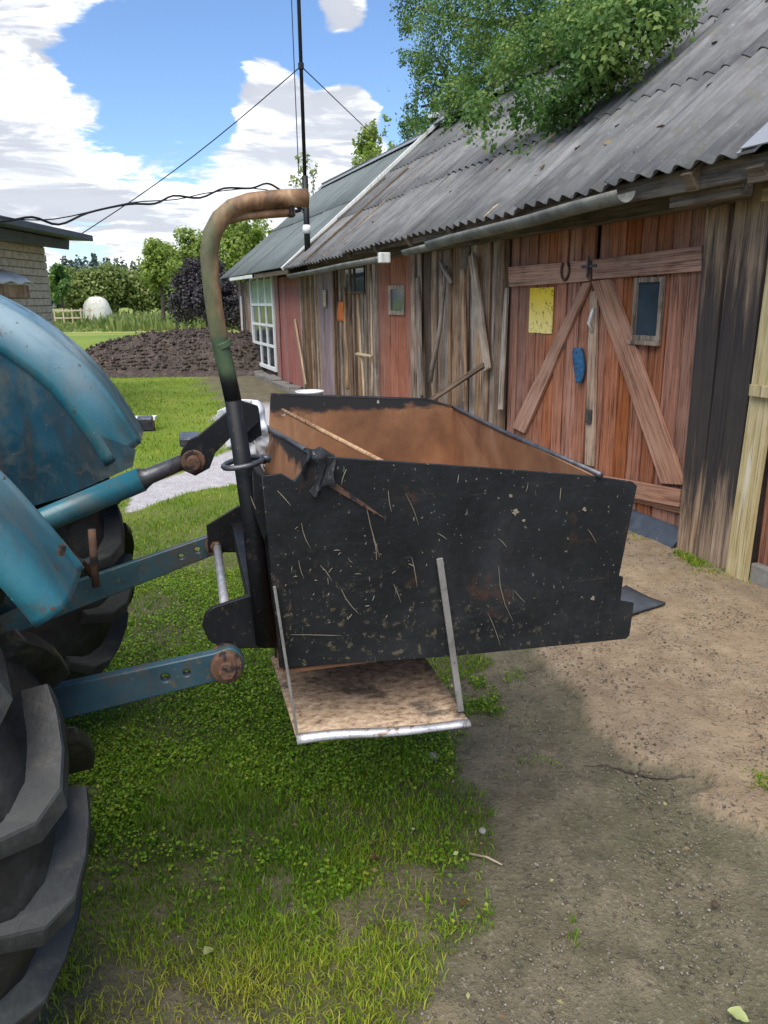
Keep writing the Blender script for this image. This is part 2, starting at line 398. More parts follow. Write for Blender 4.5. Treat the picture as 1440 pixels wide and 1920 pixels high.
def box_rust(q):
    v = q.coord('Object'); x, y, z = q.xyz(v)
    n = q.noise(v, 3.5, 6, .58, .2); st = q.noise(q.scale(v, (14., 14., 1.6)), 1.4, 7, .7)
    c = q.ramp(n, [(.30, (.10,.046,.024)), (.5, (.26,.120,.056)), (.74, (.40,.23,.125))])
    c = q.mix(q.step(st, .5, .75, 0., .5), c, (.15,.068,.036))
    edge = q.math('ADD', z, q.math('MULTIPLY', q.math('SUBTRACT', q.noise(q.scale(v, (3., 3., 5.)), 4., 7, .66, .3), .5), .10))
    c = q.mix(q.step(edge, 1.135, 1.160), c, (.022,.021,.021))
    sp = q.noise(v, 26, 4, .6); c = q.mix(q.math('MULTIPLY', q.step(sp, .66, .70), q.step(z, 1.08, 1.14)), c, (.42,.38,.31))
    return dict(color=c, rough=.8, height=sp, bump=.15, dist=.003, spec=.3)
MT['box_rust'] = material('box_rust', box_rust)
def shelf_fn(q):
    v = q.coord('Object')
    n = q.noise(q.scale(v, (1., 1.4, 1.)), 42, 8, .72, .3); b = q.noise(v, 7, 7, .7)
    c = q.ramp(n, [(.34, (.085,.055,.038)), (.48, (.34,.235,.15)), (.66, (.56,.43,.30))])
    c = q.mix(q.step(b, .55, .66, 0., .8), c, (.055,.048,.042))
    return dict(color=c, rough=.75, height=n, bump=.5, dist=.005)
MT['shelf'] = material('shelf', shelf_fn)
def black_plate(q):
    v = q.coord('Object'); x, y, z = q.xyz(v)
    n = q.noise(v, 3.5, 8, .66, .4); c = q.ramp(n, [(.30, (.0065,.0072,.0078)), (.5, (.0125,.0133,.0138)), (.72, (.028,.029,.029))])
    c = q.mix(q.step(q.noise(v, 7.5, 8, .7, .6), .575, .70, 0., .75), c, (.060,.027,.015))
    c = q.mix(q.step(q.noise(q.scale(v, (1.6, 1., 12.)), 3.1, 6, .7, .3), .60, .72, 0., .5), c, (.046,.043,.038))
    a = q.scale(v, (46., 1., 6.)); sc = q.noise(q.vmath('ADD', a, q.scale(v, (0, 0, 0))), 1., 5, .72, .5)
    c = q.mix(q.step(sc, .655, .685, 0., .6), c, (.13,.12,.095))
    dirt = q.noise(v, 60, 5, .7); lowm = q.step(q.math('ADD', z, q.math('MULTIPLY', x, .30)), .86, 1.12, 1., 0.)
    c = q.mix(q.math('MULTIPLY', q.step(dirt, .575, .65), q.math('MULTIPLY', lowm, .65)), c, (.13,.105,.06))
    c = q.mix(q.math('MULTIPLY', q.step(q.noise(v, 95, 3, .6), .66, .70), .7), c, (.20,.18,.14))
    h = q.math('ADD', q.noise(v, 5, 4, .6), q.math('MULTIPLY', dirt, .12))
    return dict(color=c, rough=q.step(n, .3, .7, .38, .75), height=h, bump=.6, dist=.014, spec=.28)
MT['black_plate'] = material('black_plate', black_plate)
def pipe_fn(q):
    v = q.coord('Object'); x, y, z = q.xyz(v)
    n = q.noise(v, 16, 6, .62, .3); wob = q.math('ADD', z, q.math('MULTIPLY', q.math('SUBTRACT', n, .5), .05))
    rust = q.ramp(q.noise(q.scale(v, (1., 1., .5)), 30, 8, .7, .5), [(.3, (.055,.030,.016)), (.48, (.22,.115,.052)), (.66, (.38,.24,.13))])
    green = q.ramp(n, [(.3, (.03,.055,.025)), (.7, (.085,.12,.055))])
    gm = q.step(q.math('SUBTRACT', q.noise(q.scale(v, (14., 14., 5.)), 1., 4, .6), q.math('MULTIPLY', x, 5.)), .10, .35)
    c = q.mix(q.math('MULTIPLY', gm, .75), rust, green)
    c = q.mix(q.step(wob, 1.425, 1.435, 1., 0.), c, green)
    c = q.mix(q.step(wob, 1.335, 1.375, 1., 0.), c, (.0095,.0100,.0112))
    return dict(color=c, rough=.55, height=n, bump=.2, dist=.004, spec=.4)
MT['pipe'] = material('pipe', pipe_fn)
def tyre_fn(q):
    v = q.coord('Object'); n = q.noise(v, 7, 6, .65, .3); f = q.noise(v, 60, 4, .6)
    c = q.ramp(n, [(.34, (.009,.009,.0088)), (.52, (.016,.0165,.0155)), (.72, (.042,.044,.039))])
    c = q.mix(q.step(f, .56, .66, 0., .7), c, (.020,.019,.018))
    c = q.mix(q.step(q.noise(v, 13, 7, .7, .5), .57, .68, 0., .75), c, (.050,.044,.034))
    return dict(color=c, rough=q.step(n, .3, .7, .36, .7), height=q.math('ADD', f, q.noise(v, 14, 6, .7)), bump=.3, dist=.004, spec=.42)
MT['tyre'] = material('tyre', tyre_fn)

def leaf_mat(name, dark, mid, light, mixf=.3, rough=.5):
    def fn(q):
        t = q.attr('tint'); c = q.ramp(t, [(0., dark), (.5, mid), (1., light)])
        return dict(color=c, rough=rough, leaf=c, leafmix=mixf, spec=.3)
    MT[name] = material(name, fn)
leaf_mat('grass_leaf', (.066,.150,.010), (.19,.335,.018), (.46,.45,.06), .42)
leaf_mat('tree_leaf', (.024,.068,.020), (.10,.20,.045), (.28,.37,.09), .45)
leaf_mat('sunny_leaf', (.12,.20,.03), (.24,.33,.06), (.36,.41,.11), .45)
leaf_mat('bush_leaf', (.10,.155,.04), (.21,.27,.07), (.38,.38,.14), .4)
leaf_mat('purple_leaf', (.020,.016,.022), (.045,.035,.045), (.10,.09,.075), .2)
leaf_mat('forest_leaf', (.055,.085,.075), (.075,.11,.095), (.10,.13,.11), .15)
leaf_mat('litter_leaf', (.10,.05,.025), (.24,.16,.07), (.36,.40,.16), .2)
leaf_mat('stone_bits', (.06,.05,.04), (.15,.128,.10), (.25,.22,.18), .0, .9)

# ------------------------------------------------------------------ frames of reference
B0 = gnd(1297, 1035); _B1 = gnd(470, 692)
bd = _B1-B0; bd[2] = 0; bd /= np.linalg.norm(bd); bn = np.array([-bd[1], bd[0], 0.])      # along the barn, and out of its front
B_RZ = math.atan2(bd[1], bd[0])
def bw(s, o, z): return B0*np.array([1,1,0])+bd*s+bn*o+np.array([0,0,z])
def bl(px, py, o=0.):
    p = on_plane(px, py, B0+bn*o, bn); return float((p-B0)@bd), float(p[2])
_N, _K = gnd(430, 1240, .75), gnd(400, 1020, .75)
ta = _K-_N; ta /= np.linalg.norm(ta); tr = np.array([ta[1], -ta[0], 0.]); TM = (_N+_K)/2; TM[2] = 0
T_RZ = math.atan2(tr[1], tr[0])
def tl(px, py, lat):
    p = on_plane(px, py, TM+ta*lat, ta); return float((p-TM)@tr), float(p[2])

# ------------------------------------------------------------------ ground
SAND = [gnd(*p)[:2] for p in [(1000,1215),(1040,1262),(1075,1310),(1105,1370),(1160,1408),(1215,1432),(1290,1450),(1330,1468),(1290,1492),(1330,1535),(1440,1565),(1700,1620)]] + [(4.5,1.4),(5,4),(1.9,5),(.4,9.),(.2,6.5),(.25,4.6)]
PATH = [gnd(*p)[:2] for p in [(236,962),(345,924),(448,905),(530,900),(560,840),(512,755),(470,752),(405,772),(402,800),(430,842),(352,880),(240,915)]]
GRASS_EDGE = [gnd(*p)[:2] for p in [(800,2050),(838,1900),(882,1800),(858,1700),(885,1600),(872,1480),(820,1398),(850,1300),(905,1235)]] + [(.12,4.2),(-.35,6.),(-1.0,7.6)]
GRASS = GRASS_EDGE + [tuple(bw(9.6, 1.5, 0)[:2]), tuple(bw(15, 1.1, 0)[:2]), tuple(bw(19, .5, 0)[:2]), (4, 24), (60, 30), (1490, 60), (1490, 2490), (-1490, 2490), (-1490, -28), (.2, -5)]
def masks(x, y):
    wob = (fbm(x*5, y*5, 4)-.5)
    gd = poly_sd(x, y, GRASS)+wob*.34
    g = sstep(gd, -.02, .06)
    g = np.maximum(g, .8*sstep(fbm(x*8+3, y*8+1, 4), .60, .68)*sstep(gd, -.34, -.10)*(y < 9))
    p = sstep(poly_sd(x, y, PATH)+wob*.10, -.01, .03)
    worn = sstep(fbm(x*5.2+9, y*5.2, 5)-.475-.26*(y-1.36)+.10*np.clip(-x-.2, 0, 1), -.02, .10)*(y < 2.6)
    g = g*(1-p)*(1-.85*worn)
    s = sstep(poly_sd(x, y, SAND)+wob*.14, -.006, .012)*(1-p)
    return g, s, p
def build_ground():
    def axis(fine0, fine1, step, far0, far1):
        a = list(np.arange(fine0, fine1, step)); t = step; v = fine0
        while v > far0: t *= 1.16; v -= t; a.insert(0, v)
        t = step; v = a[-1]
        while v < far1: t *= 1.16; v += t; a.append(v)
        return np.array(a)
    xs, ys = axis(-2.4, 2.6, .03, -1500, 1500), axis(1.0, 6.5, .03, -30, 2500)
    X, Y = np.meshgrid(xs, ys); g, s, p = masks(X, Y)
    near = 1-sstep(Y, 10, 30)
    Z = (fbm(X*1.6, Y*1.6, 4)-.5)*.03*near+((fbm(X*13, Y*13, 3)-.5)*.012+(fbm(X*4.5+7, Y*4.5, 4)-.5)*.022*(1-g)-.010*np.exp(-((X-.62-.10*Y)/.10)**2)*(1-g))*near*(1-p)+s*.030*near - .02*g*near*0
    Z = Z - .012*near
    nx, ny = len(xs), len(ys); V = np.stack([X.ravel(), Y.ravel(), Z.ravel()], 1)
    i = (np.arange(ny-1)[:, None]*nx+np.arange(nx-1)[None, :]).ravel()
    Fq = np.stack([i, i+1, i+nx+1, i+nx], 1).ravel()
    me = np_mesh('ground', V, Fq, 4, dict(grass=g.ravel(), sand=s.ravel(), path=p.ravel()))
    def fn(q):
        v = q.coord('Object'); g, s, p = q.attr('grass'), q.attr('sand'), q.attr('path')
        n1, n2, n3 = q.noise(v, 1.7, 6, .62), q.noise(v, 9, 6, .65), q.noise(v, 85, 4, .65)
        dirt = q.ramp(n2, [(.3, (.088,.076,.047)), (.52, (.145,.123,.078)), (.75, (.215,.18,.12))])
        dirt = q.mix(q.step(n1, .45, .62, 0., .55), dirt, (.105,.100,.052))
        dirt = q.mix(q.step(q.noise(v, 4.4, 6, .6), .54, .64, 0., .5), dirt, (.23,.18,.115))
        sand = q.ramp(n2, [(.28, (.20,.140,.085)), (.5, (.29,.212,.132)), (.75, (.38,.29,.19))])
        sand = q.mix(q.step(n1, .48, .66, 0., .45), sand, (.21,.165,.115))
        path = q.ramp(n2, [(.3, (.40,.375,.38)), (.7, (.56,.53,.54))])
        lawn = q.ramp(q.noise(v, .55, 6, .6), [(.35, (.13,.195,.018)), (.5, (.18,.245,.024)), (.68, (.24,.27,.040))])
        lawn = q.mix(q.step(n2, .4, .7, 0., .35), lawn, (.09,.14,.02))
        yy = q.xyz(v)[1]
        lawn = q.mix(q.step(yy, 3.2, 7.5, 1., 0.), lawn, q.ramp(n2, [(.35, (.062,.062,.026)), (.65, (.125,.118,.055))]))
        field = q.ramp(q.noise(q.scale(v, (.25, 1., 1.)), .16, 4, .6), [(.4, (.13,.20,.03)), (.52, (.22,.27,.045)), (.6, (.30,.30,.09))])
        lawn = q.mix(q.step(yy, 24, 40), lawn, field)
        c = q.mix(s, dirt, sand); c = q.mix(g, c, lawn); c = q.mix(p, c, path)
        sp = q.step(n3, .57, .66, 0., .6); near = q.step(yy, 6, 14, 1., 0.)
        c = q.mix(q.math('MULTIPLY', q.math('MULTIPLY', sp, near), q.math('SUBTRACT', 1., g)), c, (.29,.25,.19))
        dk = q.step(q.noise(v, 55, 6, .75), .38, .46, .65, 0.)
        c = q.mix(q.math('MULTIPLY', dk, near), c, (.05,.042,.032))
        return dict(color=c, rough=q.step(n2, .35, .65, .75, .95), height=q.math('ADD', n3, q.math('MULTIPLY', n2, .8)), bump=.8, dist=.016, spec=.25)
    o = obj('ground', me, material('ground', fn), None, True); tag(o, kind='structure')
build_ground()

# ------------------------------------------------------------------ barn
EAVE_O, EAVE_Z, RIDGE_O, RIDGE_Z = .46, 2.08, -2.15, 4.20
def plank(parent, s0, s1, z0, z1, m, o=0., t=.022, tilt=0., name='plank', rag=.02, split=True):
    w = s1-s0; n = 5; V = []; Fc = []
    zt = [z1-z0+random.uniform(-rag, rag)*.5 for _ in range(2)]; zb = [random.uniform(-rag, rag) for _ in range(2)]
    wob = [random.uniform(-.004, .004) for _ in range(n)]; bow = [random.uniform(-.003, .003) for _ in range(n)]
    for k in range(n):
        f = k/(n-1); za, zc = zb[0]+(zt[0]-zb[0])*f, zb[1]+(zt[1]-zb[1])*f
        for (x, z) in ((0+wob[k], za), (w+wob[k]*.6, zc)):
            V.append((x, bow[k], z)); V.append((x, bow[k]+t, z))
    for k in range(n-1):
        a, b = 4*k, 4*k+4
        Fc += [(a, a+2, b+2, b), (a+1, b+1, b+3, a+3), (a, b, b+1, a+1), (a+2, a+3, b+3, b+2)]
    Fc += [(0, 1, 3, 2), (4*n-4, 4*n-2, 4*n-1, 4*n-3)]
    mb = MB().add(V, Fc)
    p = mb.build(name, m, parent, bevel=.003, loc=(s0, o, z0), rot=(random.uniform(-.006, .006), tilt, 0))
    return p
def plank_run(parent, s0, s1, z0, z1, mats, w=(.09,.17), o=0., gap=(.003,.012), tilt=.006, rag=.02, dz=None, t=.022):
    s = s0
    while s < s1-.03:
        ww = min(random.uniform(*w), s1-s)
        if s1-s-ww < .04: ww = s1-s
        m = MT[random.choice(mats)]
        zz = z0+(dz((s+ww/2)) if dz else 0)
        plank(parent, s+gap[0], s+ww-random.uniform(*gap)*.5, zz+random.uniform(-rag, rag), z1, m, o+random.uniform(-.006, .008), tilt=random.uniform(-tilt, tilt), rag=rag, t=t)
        s += ww

def corrugated(name, s0, s1, nrow, ncol, eo, ez, ro, rz_, m, parent, lam=.16, amp=.026, sub=8, sag=None, proud=0.):
    """corrugated sheets laid in overlapping rows, each sheet a piece of its own, all sharing one mesh"""
    slope = Vector((0, ro-eo, rz_-ez)); L = slope.length; u = slope.normalized(); nrm = Vector((0, -u.z, u.y)); nrm = nrm if nrm.z > 0 else -nrm
    w = (s1-s0)/ncol; rowl = L/nrow; waves = max(1, round(w/lam)); nx = waves*sub
    V = []; Fc = []; th = .007
    ov = .10
    for lay in (0, 1):
        for j in range(3):
            f = j/2
            for i in range(nx+1):
                x = (w+.02)*i/nx; h = amp*math.cos(2*math.pi*waves*i/nx)+(.004+(1-f)*.016)-(th if lay else 0)
                V.append((x, f*(rowl+ov), h))
    st = 3*(nx+1)
    for j in range(2):
        for i in range(nx):
            a = j*(nx+1)+i; Fc.append((a, a+1, a+nx+2, a+nx+1)); Fc.append((st+a, st+a+nx+1, st+a+nx+2, st+a+1))
    for i in range(nx):
        Fc.append((i, st+i, st+i+1, i+1)); b = 2*(nx+1)+i; Fc.append((b, b+1, st+b+1, st+b))
    for j in range(2):
        a = j*(nx+1); Fc.append((a, a+nx+1, st+a+nx+1, st+a)); b = a+nx; Fc.append((b, st+b, st+b+nx+1, b+nx+1))
    me = MB().add(V, Fc).mesh(name); me.materials.append(m); me.polygons.foreach_set('use_smooth', [True]*len(me.polygons))
    me.shade_smooth() if False else None
    for r in range(nrow):
        for c in range(ncol):
            o = bpy.data.objects.new(name, me); col.objects.link(o); o.parent = parent
            base = Vector((s0+c*w, eo, ez+proud))+u*(r*rowl)+nrm*(.003*(c % 2))
            dz = sag(s0+c*w) if sag else 0.
            rot = Matrix(((1,0,0),(0,u.y,nrm.y),(0,u.z,nrm.z))).to_4x4()
            o.matrix_local = Matrix.Translation(base+Vector((random.uniform(-.004,.004), random.uniform(-.008,.008) if r == 0 else 0, dz))) @ rot @ Matrix.Rotation(random.uniform(-.006,.006), 4, 'Z')
    return u, nrm, L

barn = tag(empty('barn', tuple(B0*np.array([1,1,0])), B_RZ), 'long weathered timber barn with double red doors under a grey corrugated roof', 'barn')
def bpx(px, py, o=0.): return bl(px, py, o)

# dark inside, so that gaps between planks read as depth
MB().box((-.3,-2.9,-.05), (8.5,-.06,1.98)).build('inner_wall', MT['dark_wood'], barn)
g1 = MB(); g1.prism([(-.06,1.95), (-4.25,1.95), (RIDGE_O, RIDGE_Z-.14)], 'x', -.35, 8.4); g1.build('gable_core', MT['dark_wood'], barn)
# corner post: broad stained boards beside the door
for a, b, o in ((-.115,.045,.035), (-.25,-.12,.05), (-.385,-.255,.065)):
    plank(barn, a, b, -.06-abs(a)*.15, 2.06, MT['post_wood'], o, t=.045, name='post_board', rag=.012, tilt=-.02*(a < -.2))
MB().bar((.03,.02,2.0), (-.42,.34,2.07), .12, .13).build('eave_bracket', MT['beam_wood'], barn, .006)
MB().bar((-.45,.30,1.99), (.05,.30,1.985), .07, .09).build('short_beam', MT['beam_wood'], barn, .006)
# eave plate, soffit boards and rafter tails
MB().bar((-.5,.05,2.03), (8.4,.05,2.0), .12, .14).build('wall_plate', MT['beam_wood'], barn, .006)
for k in range(10):
    s = -.2+.93*k
    MB().bar((s,.43,2.03-.006*k), (s,-1.1,3.22), .07, .10).build('rafter', MT['beam_wood'], barn, .005)
MB().bar((-.55,.38,2.055), (3.5,.38,2.045), .025, .11).build('fascia_board', MT['beam_wood'], barn, .004)
MB().bar((3.5,.37,2.045), (8.35,.37,2.01), .025, .09).build('fascia_board', MT['beam_wood'], barn, .004)

# jamb and wall left of the double door
plank(barn, 2.30, 2.42, .02, 2.0, MT['dark_wood'], .02, t=.06, name='door_jamb')
plank_run(barn, 2.43, 4.28, .03, 2.0, ['weathered_wood','weathered_wood','weathered_wood','grey_wood','dark_wood'], (.09,.21), o=-.01, rag=.03, tilt=.012)
for s, z0, z1, w in ((2.62,.05,1.95,.07),(2.50,.05,2.0,.06),(3.02,.04,1.9,.05),(3.40,.3,1.98,.05),(3.75,.05,1.97,.06),(4.14,.02,2.,.08)):
    plank(barn, s, s+w, z0, z1, MT[random.choice(['grey_wood','weathered_wood'])], .02, tilt=random.uniform(-.015,.015), name='cover_strip')

# double door
def leaf(name, s0, s1, n):
    d = empty(name, (0,0,0), 0, barn); ww = (s1-s0)/n
    for k in range(n):
        a = s0+k*ww+random.uniform(-.012,.012)*(k > 0); b = s0+(k+1)*ww-.011
        zb = .055-.10*((a+b)/2-.06)/.6*.55 if (a+b)/2 < .7 else -.02
        plank(d, a, b, zb, 2.0, MT['door_red'], .0+random.uniform(0,.004), t=.024, rag=.006)
    return d
dr, dl = leaf('door', .07, 1.10, 7), leaf('door', 1.15, 2.28, 8)
def quad_board(name, P, o, t, m, parent, bevel=.003):
    """board on the wall face given by four photo corners (unprojected onto the wall plane)"""
    Q = [bl(*p) for p in P]; c = (sum(q[0] for q in Q)/4, sum(q[1] for q in Q)/4)
    dx, dz = Q[1][0]-Q[0][0]+Q[2][0]-Q[3][0], Q[1][1]-Q[0][1]+Q[2][1]-Q[3][1]; ang = math.atan2(dz, dx); ca, sa = math.cos(-ang), math.sin(-ang)
    L = [((x-c[0])*ca-(z-c[1])*sa, (x-c[0])*sa+(z-c[1])*ca) for x, z in Q]
    mb = MB().prism(L, 'y', 0, t)
    return mb.build(name, m, parent, bevel=bevel, loc=(c[0], o, c[1]), rot=(0, -ang, 0))
quad_board('rail', [(1331,461),(1124,487),(1124,524),(1331,508)], .028, .03, MT['rail_red'], dr)
quad_board('rail', [(1116,488),(964,501),(966,538),(1116,527)], .028, .03, MT['rail_red'], dl)
quad_board('brace', [(1158,523),(1297,908),(1252,905),(1121,527)], .030, .026, MT['rail_red'], dr)
quad_board('brace', [(1119,529),(994,812),(970,800),(1104,531)], .030, .026, MT['rail_red'], dl)
quad_board('rail', [(1296,916),(1126,886),(1128,918),(1293,948)], .058, .026, MT['rail_red'], dr)
quad_board('rail', [(1291,949),(1180,930),(1180,934),(1291,962)], .030, .024, MT['rail_red'], dr)
quad_board('rail', [(1100,884),(975,850),(977,870),(1100,908)], .030, .026, MT['rail_red'], dl)
quad_board('cover_strip', [(1130,545),(1117,546),(1106,870),(1122,874)], .026, .022, MT['weathered_wood'], dl)
# window of the right leaf
wn = empty('window', (0,0,0), 0, dr) if False else None
(a0, a1), (b0, b1) = bl(1207,530), bl(1242,630)
MB().box((b0,.028,b1), (a0,.034,a1)).build('pane', MT['glass_dark'], dr)
fr = MB(); fw = .030
fr.box((b0-fw,.030,b1-fw), (b0,.052,a1+fw)).box((a0,.030,b1-fw), (a0+fw,.052,a1+fw)).box((b0,.030,a1), (a0,.050,a1+fw)).box((b0,.030,b1-fw), (a0,.050,b1))
fr.build('window_frame', MT['grey_wood'], dr, .003)
MB().box((b0-.03,.030,b1-fw-.028), (a0+.035,.066,b1-fw)).build('window_sill', MT['grey_wood'], dr, .004)
# hardware of the door
q0 = bl(1126,590); MB().tube([(q0[0],.06,q0[1]+.04),(q0[0]-.02,.085,q0[1]+.01),(q0[0]+.01,.085,q0[1]-.05),(q0[0]+.005,.055,q0[1]-.11)], .012, 8).build('handle', MT['white_wood'], dl, smooth=True)
q0 = bl(1118,500); h = MB(); h.box((q0[0]-.09,.058,q0[1]-.006),(q0[0]+.08,.068,q0[1]+.012)).box((q0[0]-.006,.062,q0[1]-.07),(q0[0]+.008,.074,q0[1]+.07)); h.build('hasp', MT['oily_steel'], dr, .002)
q0 = bl(1117,780); MB().box((q0[0]-.03,.05,q0[1]-.05),(q0[0]+.03,.066,q0[1]+.05)).build('lock_plate', MT['oily_steel'], dl, .004)
# dark strip under the door
MB().prism([(0.0,.01),(.13,.0),(.12,-.02),(.02,.15),(-.02,.15)], 'x', .05, 1.2).build('door_sill', MT['mat_rubber'], barn, .004, loc=(0,.015,-.015))

# red side door with a little window
sd = empty('door', (0,0,0), 0, barn)
plank(barn, 4.28, 4.37, .0, 1.98, MT['grey_wood'], .015, t=.04, name='door_jamb'); plank(barn, 5.50, 5.60, .0, 1.98, MT['grey_wood'], .015, t=.04, name='door_jamb')
for a, b in ((4.38,4.58),(4.585,4.83),(4.835,5.07),(5.075,5.28),(5.285,5.50)):
    plank(sd, a, b-.004, .05, 1.98, MT['red_panel'], -.005, rag=.004)
(a0, a1), (b0, b1) = bl(737,543), bl(761,583)
MB().box((b0,.020,b1),(a0,.026,a1)).build('pane', MT['glass_dark'], sd)
fr = MB(); fw = .045
fr.box((b0-fw,.02,b1-fw),(b0,.045,a1+fw)).box((a0,.02,b1-fw),(a0+fw,.045,a1+fw)).box((b0,.02,a1),(a0,.043,a1+fw)).box((b0,.02,b1-fw),(a0,.043,b1)); fr.build('window_frame', MT['grey_wood'], sd, .003)
# wall further on: rough planks, a dark pane, a violet-grey door
plank_run(barn, 5.61, 7.30, .05, 1.97, ['weathered_wood','weathered_wood','grey_wood','dark_wood'], (.07,.16), o=-.01, rag=.04, tilt=.014)
MB().box((6.0,.015,1.60),(6.75,.024,1.88)).build('pane', MT['glass_dark'], barn)
MB().box((5.97,.014,1.565),(6.78,.04,1.60)).box((5.97,.014,1.88),(6.78,.04,1.92)).box((6.36,.014,1.60),(6.39,.04,1.88)).build('window_frame', MT['dark_wood'], barn, .003)
vd = empty('door', (0,0,0), 0, barn)
for a, b in ((7.34,7.57),(7.575,7.82),(7.825,8.08)): plank(vd, a, b-.004, .05, 1.96, MT['violet_panel'], .004, rag=.004)
plank_run(barn, 8.10, 8.62, .02, 1.95, ['weathered_wood','grey_wood','dark_wood'], (.07,.14), o=-.005, rag=.04, tilt=.012)
for s in (5.75, 6.5, 6.95, 7.28, 8.2, 8.5):
    plank(barn, s, s+.06, .05, 1.93, MT[random.choice(['grey_wood','weathered_wood'])], .022, tilt=random.uniform(-.02,.02), name='cover_strip')

# corrugated roof
sag = lambda s: -.018*max(0, s)-.012*math.sin(s*1.3)
ru, rnrm, rL = corrugated('roof_sheet', -.60, 8.42, 3, 9, EAVE_O, EAVE_Z, RIDGE_O, RIDGE_Z, MT['roof_sheet'], barn, sag=sag, amp=.019, lam=.138)
corrugated('roof_sheet', -.60, 8.42, 1, 3, -4.76, EAVE_Z, RIDGE_O, RIDGE_Z-.02, MT['roof_sheet'], barn)
MB().prism([(RIDGE_O-.16,RIDGE_Z-.06),(RIDGE_O,RIDGE_Z+.075),(RIDGE_O+.16,RIDGE_Z-.06),(RIDGE_O+.16,RIDGE_Z-.04),(RIDGE_O,RIDGE_Z+.10),(RIDGE_O-.16,RIDGE_Z-.04)], 'x', -.6, 8.46).build('ridge_cap', MT['zinc_sheet'], barn, loc=(0,0,-.06))
MB().bar((8.46,EAVE_O+.03,EAVE_Z-.125), (8.46,RIDGE_O,RIDGE_Z-.02), .05, .06, up=(1,0,0)).build('verge_board', MT['white_wood'], barn, .004)
MB().bar((-.62,EAVE_O-.03,EAVE_Z-.06), (-.62,RIDGE_O,RIDGE_Z-.06), .05, .10, up=(1,0,0)).build('verge_board', MT['beam_wood'], barn, .004)
# trough gutters hung under the eave
def gutter(P, rad, name='gutter'):
    V = []; Fc = []; n = len(P); K = 9
    for i, (s, o, z) in enumerate(P):
        for lay, rr in ((0, rad), (1, rad-.006)):
            for k in range(K):
                a = math.pi+math.pi*k/(K-1); V.append((s, o+rr*math.cos(a), z+rr*math.sin(a)))
    for i in range(n-1):
        A, Bq = i*2*K, (i+1)*2*K
        for k in range(K-1):
            Fc.append((A+k, A+k+1, Bq+k+1, Bq+k)); Fc.append((A+K+k, Bq+K+k, Bq+K+k+1, A+K+k+1))
        Fc.append((A, Bq, Bq+K, A+K)); Fc.append((A+K-1, A+2*K-1, Bq+2*K-1, Bq+K-1))
    for A in (0, (n-1)*2*K):
        for k in range(K-1): Fc.append((A+k, A+K+k, A+K+k+1, A+k+1))
    return MB().add(V, Fc).build(name, MT['gutter_metal'], barn, smooth=True)
gutter([(.20,.50,2.045),(.6,.515,2.03),(1.1,.52,2.005),(1.7,.52,1.99),(2.3,.52,1.975),(2.75,.52,1.955)], .065)
gutter([(2.6,.51,1.945),(2.95,.52,1.935),(3.3,.53,1.92)], .05)
gutter([(4.0,.50,1.905),(5.2,.50,1.895),(6.5,.49,1.875),(8.0,.48,1.86)], .055)
MB().box((3.93,.44,1.84),(3.99,.56,1.94)).build('gutter_end', MT['white_wood'], barn, .01)

# things along and on the barn wall
def leaning(name, p0, p1, w, t, m, label, cat, group=None, round_=False, curve=0.):
    A, Bp = bw(*p0), bw(*p1); c = Vector(A); d = Vector(Bp)-c
    mb = MB(); L = d.length
    if round_:
        n = 7; pts = [(L*i/(n-1), curve*math.sin(math.pi*i/(n-1))+random.uniform(-.006,.006), random.uniform(-.006,.006)) for i in range(n)]
        mb.tube(pts, [w/2*(1-.25*i/(n-1)) for i in range(n)], 8)
    else: mb.box((0,-w/2,-t/2),(L,w/2,t/2), jit=.002)
    o = mb.build(name, m, None, bevel=0 if round_ else .003, smooth=round_)
    x = d.normalized(); yv = x.cross(Vector(bn)).normalized(); zv = x.cross(yv)
    o.matrix_world = Matrix.Translation(c) @ Matrix((x, yv, zv)).transposed().to_4x4()
    return tag(o, label, cat, group)
def wp(px, py, o): s, z = bl(px, py, o); return (s, o, z)
leaning('leaning_plank', wp(914,694,.10), wp(884,478,.075), .10, .03, MT['grey_bar'], 'broad grey plank leaning on the barn wall left of the red doors', 'plank')
leaning('leaning_pole', wp(806,716,.12), wp(836,498,.07), .055, .03, MT['grey_bar'], 'crooked grey branch leaning on the barn wall beside the leaning plank', 'pole', round_=True, curve=.05)
leaning('hooked_stick', wp(846,532,.085), wp(826,490,.075), .05, .03, MT['grey_bar'], 'short slanted stick at the top of the crooked branch', 'stick', round_=True)
leaning('prop_bar', wp(806,752,.30), wp(907,684,.12), .045, .03, MT['brown_bar'], 'dark wooden bar sloping up from behind the bucket to the plank', 'bar')
leaning('thin_batten', wp(1006,742,.09), wp(992,640,.06), .03, .02, MT['grey_bar'], 'thin pale batten on the wall next to the red doors', 'batten') if False else None
leaning('loose_board', wp(872,752,.10), wp(868,505,.05), .07, .022, MT['brown_bar'], 'narrow brown board standing on the wall between branch and plank', 'board')
leaning('loose_board', wp(938,768,.11), wp(950,540,.05), .06, .022, MT['grey_bar'], 'narrow grey board leaning on the wall beside the door jamb', 'board')
leaning('loose_board', wp(790,742,.12), wp(783,520,.05), .08, .022, MT['grey_bar'], 'grey board leaning right of the small red door', 'board')
leaning('tall_pole', wp(699,742,.16), wp(695,508,.06), .035, .03, MT['pale_stick'], 'tall pale pole leaning left of the small red door', 'pole', round_=True)
leaning('short_pole', wp(683,748,.22), wp(671,560,.08), .035, .03, MT['pale_stick'], 'shorter pale pole left of the tall pole by the red door', 'pole', round_=True)
leaning('cross_stick', wp(668,664,.18), wp(697,668,.18), .05, .03, MT['pale_stick'], 'short pale stick lying across the two leaning poles', 'stick', round_=True)
